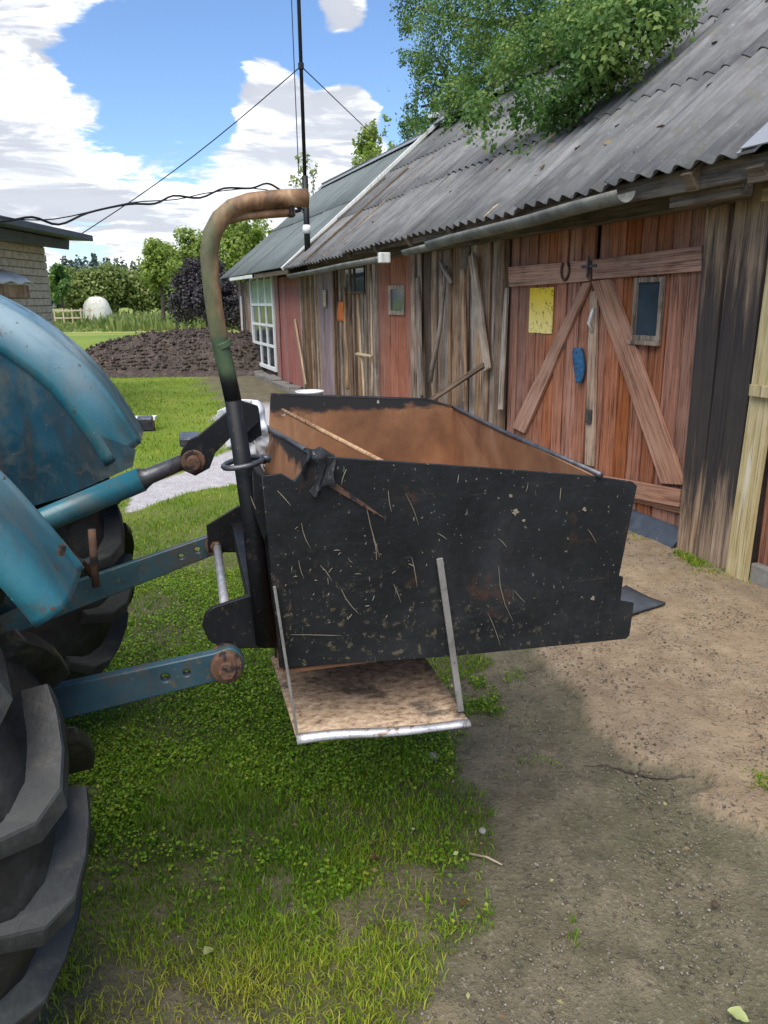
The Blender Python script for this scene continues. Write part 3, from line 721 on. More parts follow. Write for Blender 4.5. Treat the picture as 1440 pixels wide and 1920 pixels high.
leaning('dark_pole', wp(652,730,.2), wp(646,540,.06), .05, .03, MT['brown_bar'], 'brown rough pole leaning below the dark pane', 'pole', round_=True)
leaning('slanted_slat', wp(573,722,.14), wp(553,600,.05), .05, .02, MT['pale_stick'], 'pale slat leaning on rough planks left of the violet door', 'slat')
for (x, y), lab, nm in (((640,584),'orange cloth hanging on the barn wall under the dark pane','orange_cloth'), ((609,560),'small pale orange board fixed beside the violet door','wall_board')):
    s, z = bl(x, y, .05); w_, h_ = (.30,.26) if nm == 'orange_cloth' else (.16,.24)
    V = []; n = 7
    for j in range(n):
        for i in range(n): V.append((w_*(i/(n-1)-.5)*(1-.12*j/(n-1)), .014*math.sin(i*1.9+j*.6)*(nm == 'orange_cloth'), h_*(.5-j/(n-1))))
    Fc = [(j*n+i, j*n+i+1, (j+1)*n+i+1, (j+1)*n+i) for j in range(n-1) for i in range(n-1)]
    o = MB().add(V, Fc).build(nm, MT['orange_cloth'] if nm == 'orange_cloth' else MT['pale_stick'], None, smooth=True, loc=tuple(bw(s,.06,z)), rot=(0,0,B_RZ))
    sm = o.modifiers.new('thick', 'SOLIDIFY'); sm.thickness = .012
    tag(o, lab, 'cloth' if nm == 'orange_cloth' else 'board')
# horseshoe
s, z = bl(1075, 507); pts = [( .052*math.cos(a), 0, .075*math.sin(a)) for a in np.linspace(R_(118), R_(422), 15)]
mb = MB(); pv = [(p[0], 0., -p[2] if False else p[2]) for p in pts]
pv = [(.048*math.sin(t)*1.0, 0, -.066*math.cos(t)) for t in np.linspace(-2.45, 2.45, 17)]
mb.tube(pv, .0095, 6)
tag(mb.build('horseshoe', MT['rust_dark'], None, smooth=True, loc=tuple(bw(s,.068,z)), rot=(0,0,B_RZ)), 'dark rusty horseshoe nailed on the door rail above the poster', 'horseshoe')
# poster
(a0, a1), (b0, b1) = bl(1001,540), bl(1042,626)
tag(MB().box((0,0,0),(a0-b0,.003,a1-b1)).build('poster', MT['poster'], None, loc=tuple(bw(b0,.031,b1)), rot=(0,0,B_RZ)), 'yellow poster with dark scribbles pinned on the left red door', 'poster')
# blue cloth or glove
s, z = bl(1096, 652); prof = [(0,.035),(.03,.062),(.08,.07),(.13,.064),(.18,.05),(.225,.03),(.24,.012)]
V = []; K = 14
for dz_, w_ in prof:
    for k in range(K):
        a = 2*math.pi*k/K; V.append((w_*math.cos(a)*(1+.14*math.sin(3*a+dz_*20))-dz_*.16, .022+.022*math.sin(a)*(1+.3*math.sin(5*a+dz_*30)), -dz_))
Fc = [(j*K+k, j*K+(k+1) % K, (j+1)*K+(k+1) % K, (j+1)*K+k) for j in range(len(prof)-1) for k in range(K)]+[tuple(range(K)), tuple((len(prof)-1)*K+k for k in range(K))]
tag(MB().add(V, Fc).build('blue_cloth', MT['blue_cloth'], None, smooth=True, loc=tuple(bw(s,.03,z)), rot=(0,0,B_RZ)), 'crumpled blue cloth hanging at the middle of the red doors', 'cloth')

# ------------------------------------------------------------------ far barn
fb = tag(empty('low_barn', tuple(bw(8.6,0,0)), B_RZ), 'farther low barn with grey-green roof, tall white window and pink boards', 'barn')
FZ, FR, FE = 1.98, 4.06, .40
MB().box((.05,-2.9,-.02),(6.35,-.05,1.90)).build('inner_wall', MT['dark_wood'], fb)
MB().prism([(-.06,1.88),(-4.2,1.88),(RIDGE_O,FR-.14)], 'x', .06, 6.33).build('gable_core', MT['dark_wood'], fb)
plank_run(fb, .02, .66, .03, 1.90, ['weathered_wood','grey_wood','dark_wood'], (.09,.18), rag=.04, tilt=.012)
pd = empty('door', (0,0,0), 0, fb)
for a in np.arange(.68, 2.2, .26): plank(pd, a, min(a+.255, 2.3), .06, 1.90, MT['pink_panel'], 0., rag=.004)
plank(fb, 2.32, 2.62, .1, 1.92, MT['pink_panel'], .01, name='door_jamb')
(a0, a1), (b0, b1) = bl(474,522), bl(521,688); a0 -= 8.6; b0 -= 8.6
a0, b0 = 4.78, 2.72; a1, b1 = 1.93, .24
win = empty('window', (0,0,0), 0, fb)
fr = MB(); fr.box((b0-.07,.0,b1-.07),(b0,.06,a1+.03)).box((a0,.0,b1-.07),(a0+.07,.06,a1+.03)).box((b0,.0,b1-.07),(a0,.056,b1)).box((b0,.0,a1),(a0,.056,a1+.03)); fr.build('window_frame', MT['white_paint'], win, .004)
rows = [.24,.64,1.03,1.42,1.93]; cols_ = [b0+(a0-b0)*k/3 for k in range(4)]
for j in range(4):
    for i in range(3):
        MB().box((cols_[i]+.03,.012,rows[j]+.025),(cols_[i+1]-.03,.018,rows[j+1]-.025)).build('pane', MT['green_curtain'] if j == 3 else MT['glass_dark'], win)
for j in (1, 2, 3): MB().box((b0,.004,rows[j]-.025),(a0,.046,rows[j]+.025)).build('muntin', MT['white_paint'], win, .003)
for i in (1, 2): MB().box((cols_[i]-.028,.006,b1),(cols_[i]+.028,.043,a1)).build('muntin', MT['white_paint'], win, .003)
plank_run(fb, 4.87, 5.75, .12, 1.9, ['grey_wood','grey_wood','weathered_wood'], (.18,.26), rag=.02)
plank(fb, 5.76, 6.0, .12, 1.9, MT['dark_wood'], .0); plank(fb, 6.0, 6.12, -.1, 1.6, MT['white_wood'], .04); plank(fb, 6.12, 6.40, .1, 1.9, MT['pink_panel'], 0.)
MB().box((.3,.06,-.05),(1.1,.32,.05)).box((1.15,.05,-.05),(2.0,.28,.07)).box((2.05,.05,-.05),(2.75,.3,.04)).build('foundation_stone', MT['stone'], fb, .02) if False else None
for a, b, h in ((.25,.75,.05),(.8,1.5,.07),(1.55,2.1,.06),(2.2,3.0,.09),(3.05,3.8,.07),(3.9,4.6,.09),(4.7,5.5,.08)):
    MB().box((a,.03,-.05),(b-.03,.26+random.uniform(-.04,.06),h), jit=.015).build('foundation_stone', MT['stone'], fb, .015)
corrugated('roof_sheet', -.12, 6.55, 2, 6, FE, FZ, RIDGE_O, FR, MT['roof_far'], fb, amp=.008, lam=.16, sub=6)
corrugated('roof_sheet', -.12, 6.55, 1, 2, -4.70, FZ, RIDGE_O, FR-.02, MT['roof_far'], fb, amp=.012, sub=4)
MB().prism([(RIDGE_O-.14,FR-.06),(RIDGE_O,FR+.05),(RIDGE_O+.14,FR-.06),(RIDGE_O+.14,FR-.045),(RIDGE_O,FR+.068),(RIDGE_O-.14,FR-.045)], 'x', -.1, 6.6).build('ridge_cap', MT['zinc_sheet'], fb)
MB().bar((6.57,FE+.02,FZ-.05),(6.57,RIDGE_O,FR-.03), .05, .08, up=(1,0,0)).build('verge_board', MT['slate_fascia'], fb, .004)
MB().bar((2.6,FE+.03,FZ-.05),(5.0,FE+.03,FZ-.04), .03, .06).build('fascia_board', MT['white_wood'], fb, .004)
MB().bar((-.1,FE-.03,FZ-.06),(2.6,FE-.03,FZ-.05), .03, .07).build('fascia_board', MT['beam_wood'], fb, .004)

# ------------------------------------------------------------------ neighbouring shed with yellow boards
ys_ = tag(empty('yellow_shed', tuple(bw(-.40,0,0)), B_RZ), 'shed of pale yellow boards at the right edge beside the barn post', 'shed')
MB().box((-1.9,-2.5,-.05),(-.02,-.02,1.96)).build('inner_wall', MT['dark_wood'], ys_)
for a, b, m, o in ((-.135,.0,'yellow_wood',.10),(-.26,-.145,'door_red',.03),(-.40,-.27,'yellow_wood',.03),(-.54,-.41,'door_red',.03),(-.68,-.55,'yellow_wood',.03),(-.84,-.69,'door_red',.03),(-1.0,-.85,'yellow_wood',.03),(-1.2,-1.02,'door_red',.03),(-1.4,-1.22,'yellow_wood',.03)):
    plank(ys_, a, b, -.08 if o > .05 else .12, 1.98, MT[m], o, t=.03, rag=.01, tilt=-.035 if o > .05 else 0.)
MB().bar((-.02,.125,.80),(-1.4,.125,.80), .03, .065).build('rail', MT['yellow_wood'], ys_, .004) if False else None
MB().box((-1.4,.135,1.00),(-.06,.165,1.06)).build('rail', MT['yellow_wood'], ys_, .004)
MB().box((-1.4,.135,1.93),(.0,.165,1.99)).build('rail', MT['pale_stick'], ys_, .004)
MB().box((-1.4,.0,-.05),(-.14,.10,.12)).build('footing', MT['stone'], ys_, .01)
MB().bar((-.20,EAVE_O+.02,EAVE_Z+.02),(-.20,RIDGE_O,RIDGE_Z+.03), .012, .10, up=(1,0,0)).build('verge_board', MT['zinc_sheet'], ys_)
V = [(-.18,EAVE_O+.03,EAVE_Z+.035),(-2.0,EAVE_O+.03,EAVE_Z+.035),(-2.0,RIDGE_O,RIDGE_Z+.05),(-.18,RIDGE_O,RIDGE_Z+.05)]
mb = MB().add(V, [(0,1,2,3)]); o = mb.build('roof_sheet', MT['zinc_sheet'], ys_); sm = o.modifiers.new('thick', 'SOLIDIFY'); sm.thickness = .006
MB().bar((-.16,EAVE_O-.06,EAVE_Z-.04),(-2.0,EAVE_O-.06,EAVE_Z-.04), .03, .12).build('fascia_board', MT['beam_wood'], ys_, .004)

# ------------------------------------------------------------------ tractor
tractor = tag(empty('tractor', tuple(TM), T_RZ), 'teal farm tractor seen from its rear with big dusty tyres and fenders', 'tractor')
AX, AZ, WR = -.925, .645, .605
def wheel(lat):
    w = empty('wheel', (AX, lat, AZ), 0, tractor); hw = .165; sgn = 1 if lat > 0 else -1
    prof = [(.30,-.10),(.315,-.135),(.40,-.168),(.50,-.172),(.565,-.160),(.592,-.13),(WR,-.07),(WR+.004,0),(WR,.07),(.592,.13),(.565,.160),(.50,.172),(.40,.168),(.315,.135),(.30,.10)]
    V = []; Fc = []; S = 72; K = len(prof)
    for i in range(S):
        a = 2*math.pi*i/S
        for rr, y in prof: V.append((rr*math.cos(a), y, rr*math.sin(a)))
    for i in range(S):
        for k in range(K-1): Fc.append((i*K+k, i*K+k+1, ((i+1) % S)*K+k+1, ((i+1) % S)*K+k))
    MB().add(V, Fc).build('tyre', MT['tyre'], w, smooth=True)
    prof = [(.31,-.13),(.325,-.142),(.30,-.12),(.27,-.06),(.12,-.02),(.10,-.05),(.0,-.05)]
    V = []; Fc = []; K = len(prof); S = 40
    for i in range(S):
        a = 2*math.pi*i/S
        for rr, y in prof: V.append((rr*math.cos(a), y*(-sgn) if False else y*(-1 if sgn > 0 else 1), rr*math.sin(a)))
    for i in range(S):
        for k in range(K-1): Fc.append((i*K+k, i*K+k+1, ((i+1) % S)*K+k+1, ((i+1) % S)*K+k))
    MB().add(V, Fc).build('rim', MT['teal_paint'], w, smooth=True)
    # one bar lug for each half of the tread, then copies round the wheel
    for side in (-1, 1):
        V = []; st = [(.012,0.,WR,.048),(.05,-.055,WR+.003,.050),(.095,-.13,WR-.002,.052),(.140,-.205,.590,.054),(.166,-.25,.565,.040),(.176,-.275,.515,.012)]
        for t, a, rb, h in st:
            wt, wb = .0155+.004*(t > .1), .028+.006*(t > .1)
            tx = min(t+.0, .176)
            out = 0.010 if t > .15 else 0
            for rr, da, yy in ((rb-.012, -wb/WR, tx), (rb+h, -wt/WR, tx+out), (rb+h, wt/WR, tx+out), (rb-.012, wb/WR, tx)):
                V.append((rr*math.cos(a+da), side*yy, rr*math.sin(a+da)))
        n = len(st); Fc = [(4*i+k, 4*i+(k+1) % 4, 4*i+4+(k+1) % 4, 4*i+4+k) for i in range(n-1) for k in range(4)]+[(0,1,2,3), tuple(4*n-4+k for k in range(4))]
        me = MB().add(V, Fc).mesh('lug'); me.materials.append(MT['tyre'])
        bm = bmesh.new(); bm.from_mesh(me); bmesh.ops.bevel(bm, geom=[e for e in bm.edges if e.calc_face_angle(0) > .6], offset=.003, segments=1, affect='EDGES'); bm.to_mesh(me); bm.free()
        for k in range(19):
            o = bpy.data.objects.new('lug', me); col.objects.link(o); o.parent = w; o.rotation_euler = (0, -(k+(.5 if side > 0 else 0))*2*math.pi/19, 0)
    return w
wheel(-.665); wheel(.70)
def fender(name, prof, l0, l1, sgn, m_top, m_side):
    """rolled sheet: flat inner side, rounded shoulder, pressed bead, top sheet and turned-down outer edge"""
    P = [Vector((x, 0, z)) for x, z in prof]; n = len(P); sec = [(0,.11),(.002,.085),(.010,.058),(.022,.036),(.040,.019),(.062,.008),(.074,.004),(.078,-.003),(.088,-.004),(.093,.001),(.12,0),(.16,0),(l1-l0-.08,0),(l1-l0-.03,.002),(l1-l0-.008,.012),(l1-l0,.034),(l1-l0,.06)]
    V = []; Fc = []; K = len(sec)
    for i, p in enumerate(P):
        d = (P[min(i+1, n-1)]-P[max(i-1, 0)]).normalized(); nr = Vector((d.z, 0, -d.x)); nr = nr if nr.x*.4+nr.z > 0 else -nr
        for y, dn_ in sec: q = p-nr*dn_; V.append((q.x, sgn*(l0+y), q.z))
    for i in range(n-1):
        for k in range(K-1): Fc.append((i*K+k, i*K+k+1, (i+1)*K+k+1, (i+1)*K+k))
    f = MB().add(V, Fc).build(name, m_top, tractor, smooth=True)
    fa = f.data.attributes.new('sky_sheen', 'FLOAT', 'POINT'); fd = [0.,.1,.45,.85,1.,1.,.9,.5,.5,.6,.35,.2]+[.15]*(K-12); fa.data.foreach_set('value', [v*min(1., max(0., (i-3)/9)) for i in range(n) for v in fd])  # weights of the painted highlight, strongest on the shoulder, none at the rear end
    sm = f.modifiers.new('thick', 'SOLIDIFY'); sm.thickness = .006; sm.offset = 0
    inner = []
    for i, p in enumerate(P):
        d = (P[min(i+1, n-1)]-P[max(i-1, 0)]).normalized(); nr = Vector((d.z, 0, -d.x)); nr = nr if nr.x*.4+nr.z > 0 else -nr
        q = p-nr*.106; inner.append((q.x, q.z))
    f['n_in'] = 0; del f['n_in']
    return f, inner
def arc_pts(P, sub=5):
    out = []; P = [np.array(p) for p in P]
    for i in range(len(P)-1):
        p0, p1, p2, p3 = P[max(i-1,0)], P[i], P[i+1], P[min(i+2, len(P)-1)]
        for k in range(sub):
            t = k/sub; out.append(.5*((2*p1)+(-p0+p2)*t+(2*p0-5*p1+4*p2-p3)*t*t+(-p0+3*p1-3*p2+p3)*t**3))
    out.append(P[-1]); return [tuple(map(float, p)) for p in out]
FP = arc_pts([(-.20,1.075),(-.275,1.225),(-.372,1.36),(-.535,1.495),(-.74,1.585),(-.98,1.60),(-1.25,1.52),(-1.48,1.33),(-1.60,1.10)])
NP = arc_pts([(-.262,1.015),(-.31,1.10),(-.385,1.215),(-.49,1.33),(-.70,1.47),(-.95,1.52),(-1.22,1.45),(-1.45,1.27),(-1.56,1.05)])
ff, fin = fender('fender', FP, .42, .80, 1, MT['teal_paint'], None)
side = [(-.208,1.070)]+fin[4:]+[(-1.5,.95),(-1.1,.86),(-.75,.86),(-.41,.945),(-.222,1.020)]
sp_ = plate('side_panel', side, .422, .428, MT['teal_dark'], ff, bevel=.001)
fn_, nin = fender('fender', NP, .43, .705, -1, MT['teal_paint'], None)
side = [(-.268,1.01)]+nin[4:]+[(-1.46,.9),(-1.1,.82),(-.75,.82),(-.46,.90),(-.30,.965)]
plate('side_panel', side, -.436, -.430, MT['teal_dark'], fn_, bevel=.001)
x, z = tl(112,1030,-.62); MB().tube([(x,-.62,z-.01),(x+.006,-.62,z+.007)], .007, 6).build('bolt', MT['rust_dark'], fn_)
# a small lamp behind the far fender edge
x, z = tl(268,792,.93); MB().box((x-.02,.90,z-.03),(x+.035,.97,z+.02)).build('tail_lamp', MT['oily_steel'], ff, .006)
# transmission and axle housing between the wheels
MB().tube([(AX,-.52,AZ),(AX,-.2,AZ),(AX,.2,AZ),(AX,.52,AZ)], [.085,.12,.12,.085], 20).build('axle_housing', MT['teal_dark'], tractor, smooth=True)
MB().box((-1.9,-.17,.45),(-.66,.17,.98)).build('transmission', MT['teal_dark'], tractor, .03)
MB().prism([(-.95,.98),(-.62,.98),(-.60,1.02),(-.62,1.10),(-.92,1.12)], 'y', -.12, .12).build('lift_cover', MT['teal_dark'], tractor, .02)
MB().box((-2.9,-.24,.75),(-1.7,.24,1.25)).build('engine_hood', MT['teal_paint'], tractor, .06)
sb = MB().box((-1.25,-.21,1.20),(-.85,.21,1.27)).box((-.88,-.21,1.25),(-.82,.21,1.55)); sb.build('seat', MT['rubber_clean'], tractor, .02)
# lower links
def strip(P0, P1, w0, w1, r=None, n=10):
    """outline of a flat bar whose far end is rounded"""
    a, b = np.array(P0), np.array(P1); d = (b-a)/np.linalg.norm(b-a); nn = np.array([-d[1], d[0]])
    r = r or w1/2; L = [tuple(a+nn*w0/2), tuple(a-nn*w0/2), tuple(b-nn*w1/2-d*r*.6)]
    t0 = math.atan2(d[1], d[0])
    L += [(b[0]+r*math.cos(t0+t), b[1]+r*math.sin(t0+t)) for t in np.linspace(-1.25, 1.25, n)]
    return L+[tuple(b+nn*w1/2-d*r*.6)]
def link(lat, f, b, w0, w1, holes, r):
    A, Bq = tl(*f, lat), tl(*b, lat); d = np.array(Bq)-np.array(A); A = tuple(np.array(A)-d*.7)
    hl = [(*tl(px, py, lat), hr) for px, py, hr in holes]
    o = plate('lower_link', strip(A, Bq, w0, w1, r), lat-.013, lat+.013, MT['teal_bar'], tractor, hl, .003); return o, Bq
ln, eN = link(-.43, (140,1308), (424,1242), .074, .060, [(310,1266,.0125),(350,1257,.0105)], .036)
lf, eF = link(.43, (150,1112), (404,1018), .095, .060, [(340,1041,.012),(370,1029,.013)], .034)
for (x, z), lat, lk in ((eN, -.43, ln), (eF, .43, lf)):
    MB().tube([(x,lat-.034,z),(x,lat+.034,z)], .034, 24).build('ball_collar', MT['rust_dark'], lk, .004)
    MB().tube([(x,lat-.052,z),(x,lat+.03,z)], .018, 6).build('pin_nut', MT['rust_dark'], lk, .002)
# top link: thick tube, threaded end and clevis
A, Bq = tl(60,986,0.), tl(362,858,0.)
p0, p1 = Vector((A[0]-.25,0,A[1]-.09)), Vector((Bq[0],0,Bq[1])); dv = p1-p0
tk = MB().tube([p0, p0+dv*.80], .031, 18).build('top_link', MT['teal_paint'], tractor, smooth=True)
MB().tube([p0+dv*.80, p0+dv*.83, p0+dv*1.0], [.029,.021,.019], 14).build('threaded_end', MT['oily_steel'], tk, smooth=True)
MB().tube([Vector((p1.x,-.055,p1.z)), Vector((p1.x,.055,p1.z))], .030, 16).build('joint_ball', MT['rust_dark'], tk, .004)
MB().tube([Vector((p1.x,-.085,p1.z)), Vector((p1.x,.075,p1.z))], .017, 12).build('joint_pin', MT['rust_dark'], tk, .002)
# lift rods
x, z = tl(177,1035,-.33); x2, z2 = tl(180,1100,-.33); MB().tube([(x,-.33,z+.05),(x2,-.33,z2)], .008, 8).build('lift_rod', MT['rust_dark'], tractor, smooth=True)
MB().tube([(-.62,.36,1.05),(x2-.1,.38,.70)], .013, 8).build('lift_rod', MT['rust_dark'], tractor, smooth=True)

# ------------------------------------------------------------------ bucket carried on the tractor's hitch
bk = tag(empty('transport_bucket', tuple(TM), T_RZ), 'black steel tractor bucket with rusty inside hung on the hitch arms', 'bucket')
LN = -.50
out = [tl(*p, LN) for p in [(525,1250),(503,1010),(492,893),(527,889),(552,903),(574,872),(597,856),(900,877),(1108,893),(1184,904),(1192,911),(1158,1081),(1166,1082),(1161,1127),(1186,1131),(1178,1190),(1172,1196),(850,1228)]]
np_ = plate('side_plate', out, LN-.004, LN+.004, MT['black_plate'], bk, bevel=.0015); np_['label'] = 'black scratched near side plate'
o2 = [tl(*p, .5) for p in [(508,741),(660,744),(800,750),(832,757),(852,766)]]
fp_ = plate('side_plate', [(o2[0][0]-.05,.73)]+o2+[(.86,.73)], .497, .503, MT['box_rust'], bk, bevel=.0015); fp_['label'] = 'rusty far side plate'
(t0x, t0z), (t1x, t1z) = o2[-1], tl(1112, 891, LN)
V = [(.84,-.496,.745),(.84,.497,.735),(t0x,.497,t0z),(t1x,-.496,t1z)]
rp = MB().add(V, [(0,1,2,3)]).build('rear_panel', MT['box_rust'], bk); sm = rp.modifiers.new('thick', 'SOLIDIFY'); sm.thickness = .006; sm.offset = 0
MB().tube([(t0x,.51,t0z+.003),((t0x+t1x)/2,0,(t0z+t1z)/2+.001),(t1x+.01,-.515,t1z+.003)], .007, 8).build('rim_bar', MT['oily_steel'], rp, smooth=True)
MB().tube([(o2[0][0],.503,o2[0][1]),(o2[2][0],.503,o2[2][1]),(o2[4][0],.503,o2[4][1])], .0065, 8).build('rim_bar', MT['black_paint'], fp_, smooth=True)
(x1, z1), (x0, z0) = tl(478,790,.5), tl(592,852,LN)
V = [(.105,-.496,.745),(.12,.497,.735),(x1,.497,z1),(x0,-.494,z0-.01)]
fpn = MB().add(V, [(0,1,2,3)]).build('front_panel', MT['box_rust'], bk); sm = fpn.modifiers.new('thick', 'SOLIDIFY'); sm.thickness = .006; sm.offset = 0
MB().tube([(x1,.497,z1+.004),(x0,-.494,z0-.004)], .006, 8).build('rim_bar', MT['oily_steel'], fpn, smooth=True)
MB().box((.11,-.495,.738),(.838,.496,.746)).build('floor_plate', MT['box_rust'], bk)
# hanging step below the near side, held by two straps
zs = .60
C4 = [gnd(*p, zs) for p in [(556,1384),(882,1352)]]
L4 = [(float((p-TM)@tr), float((p-TM)@ta)) for p in C4]
(ax_, ay_), (cx_, cy_) = L4
V = [(ax_,ay_,zs),(cx_,cy_,zs),(cx_-.01,-.12,zs+.002),(ax_-.01,-.12,zs+.002)]
st_ = MB(); 
nx, ny = 12, 10; VV = []; 
for j in range(ny+1):
    for i in range(nx+1):
        u, v = i/nx, j/ny; p = (np.array(V[0])*(1-u)+np.array(V[1])*u)*(1-v)+(np.array(V[3])*(1-u)+np.array(V[2])*u)*v
        VV.append((p[0], p[1]+(.006*math.sin(u*7+1) if j == 0 else 0), p[2]+.004*math.sin(u*5+v*4)))
st_.add(VV, [(j*(nx+1)+i, j*(nx+1)+i+1, (j+1)*(nx+1)+i+1, (j+1)*(nx+1)+i) for j in range(ny) for i in range(nx)])
step = st_.build('step', MT['shelf'], bk, smooth=True); sm = step.modifiers.new('thick', 'SOLIDIFY'); sm.thickness = .008; sm.offset = -1
lip = MB(); nL = 14; VV = []
for i in range(nL+1):
    u = i/nL; p = np.array(V[0])*(1-u)+np.array(V[1])*u; yy = p[1]+.006*math.sin(u*7+1); zz = p[2]+.004*math.sin(u*5)
    for dy, dz in ((.006,.0012),(-.003,.001),(-.008,-.003),(-.010,-.009),(-.008,-.014)): VV.append((p[0], yy+dy, zz+dz*(1-.45*u)))
lip.add(VV, [(i*5+k, i*5+k+1, i*5+k+6, i*5+k+5) for i in range(nL) for k in range(4)])
o = lip.build('worn_edge', MT['bright_steel'], step, smooth=True); sm = o.modifiers.new('thick', 'SOLIDIFY'); sm.thickness = .004; sm.offset = 0
(sx, sz) = tl(823,1046,LN-.006); MB().bar((sx,LN-.010,sz),(cx_-.006,cy_+.045,zs), .014, .006, up=(0,-1,0)).build('strap', MT['pale_rust'] if 'pale_rust' in MT else MT['stone'], step, .001)
(sx, sz) = tl(514,1098,LN-.006); MB().bar((sx,LN-.010,sz),(ax_+.004,ay_+.006,zs-.012), .006, .005, up=(0,-1,0)).build('strap', MT['stone'], step, .001)
MB().box((ax_,-.13,zs),(cx_,-.122,.745)).build('hanger_plate', MT['black_paint'], step)
# hitch frame
NL = -.43
b0, b1, b2 = tl(500,1205,NL), tl(470,960,NL), tl(436,745,NL)
post = MB().tube([(b0[0],NL,b0[1]),(b1[0],NL,b1[1]),(b2[0],NL,b2[1])], [.0235,.020,.0162], 16).build('hitch_post', MT['black_paint'], bk, smooth=True)
MB().bar((b0[0]+.030,NL+.0,b0[1]+.0),(b2[0]+.045,NL+.0,b2[1]-.16), .03, .012, up=(0,1,0)).build('angle_iron', MT['black_paint'], bk, .002)
pp = [tl(*p, NL) for p in [(437,750),(424,690),(412,640),(402,580),(395,520),(392,475),(398,438),(413,410),(436,390),(468,379),(510,374),(545,372),(577,371)]]
MB().tube([(x,NL,z) for x, z in pp], [.0165]*5+[.0172]*3+[.0168]*5, 20).build('curved_pipe', MT['pipe'], bk, smooth=True)
x, z = tl(417,648,NL); MB().tube([(x+.003,NL,z-.006),(x-.002,NL,z+.006)], .0185, 18).build('pipe_collar', MT['pipe'], bk, .002)
q1, q2 = tl(440,403,NL-.0), tl(553,397,NL)
MB().tube([(q1[0]-.02,NL+.01,q1[1]-.012),(q1[0]+.02,NL+.006,q1[1]),(q2[0],NL+.002,q2[1])], [.006,.0085,.0085], 12).build('small_handle', MT['pipe'], bk, smooth=True)
MB().box((q2[0]-.012,NL-.009,q2[1]-.010),(q2[0]-.002,NL+.013,q2[1]+.012)).build('handle_plug', MT['black_paint'], bk, .002)
MB().tube([(q2[0]-.004,NL,q2[1]),(q2[0]+.008,NL,q2[1]+.002),(q2[0]+.01,NL,q2[1]+.022)], .004, 8).build('handle_hook', MT['black_paint'], bk, smooth=True)
def poly_plate(name, pts, lat, t, m=MT['black_paint']): return plate(name, [tl(*p, lat) for p in pts], lat-t/2, lat+t/2, m, bk, bevel=.002)
poly_plate('hitch_bracket', [(381,1172),(386,1150),(402,1138),(482,1112),(516,1108),(522,1212),(420,1213),(392,1198)], -.40, .012)
poly_plate('hitch_bracket', [(381,1172),(386,1150),(402,1138),(482,1112),(516,1108),(522,1212),(420,1213),(392,1198)], -.46, .012) if False else None
poly_plate('hitch_bracket', [(388,986),(446,950),(500,945),(500,1034),(392,1034)], .40, .012)
xN, zN = tl(430,1190,-.36); 
MB().tube([(eF[0]+.004,.44,eF[1]),(eN[0]+.012,-.38,eN[1]+.03)], .0125, 16).build('cross_shaft', MT['bright_steel'], bk, smooth=True)
xf, zf = tl(490,1000,.43)
MB().bar((xf,.43,.72),(xf+.01,.43,1.08), .05, .05).build('hitch_post', MT['black_paint'], bk, .004)
MB().bar((.085,-.42,.80),(.085,.43,.80), .05, .05).build('cross_beam', MT['black_paint'], bk, .004)
MB().bar((.10,-.40,1.08),(.12,.44,1.05), .04, .04).build('cross_beam', MT['black_paint'], bk, .004)
for l_ in (-.045,.045): poly_plate('mast_plate', [(344,880),(340,852),(352,826),(372,818),(452,752),(482,762),(484,790),(462,812),(438,812),(402,848),(392,876),(366,890)], l_, .012)
poly_plate('mast_web', [(446,758),(482,764),(488,812),(468,826),(450,822)], .0, .05)
poly_plate('gusset', [(474,880),(505,905),(530,900),(545,925),(520,940),(495,1010),(478,960)], -.46, .01)
x, z = tl(352,824,.0); MB().box((x-.02,-.05,z-.01),(x+.03,.05,z+.012)).build('pin_cap', MT['oily_steel'], bk, .004)
# ring round the post with a hook
x, z = tl(447,868,NL); ring = [(x+.040*math.cos(a)+.010, NL+.040*math.sin(a), z+.006*math.cos(a)) for a in np.linspace(0, 2*math.pi, 25)]
MB().tube(ring, .0058, 8, cap=False).build('steel_ring', MT['oily_steel'], bk, smooth=True)
x2, z2 = tl(500,858,NL); MB().tube([(x+.048,NL-.005,z),(x+.06,NL-.01,z+.006),(x2-.008,NL-.012,z2+.002),(x2+.006,NL-.012,z2)], [.006,.006,.009,.009], 8).build('ring_hook', MT['oily_steel'], bk, smooth=True)
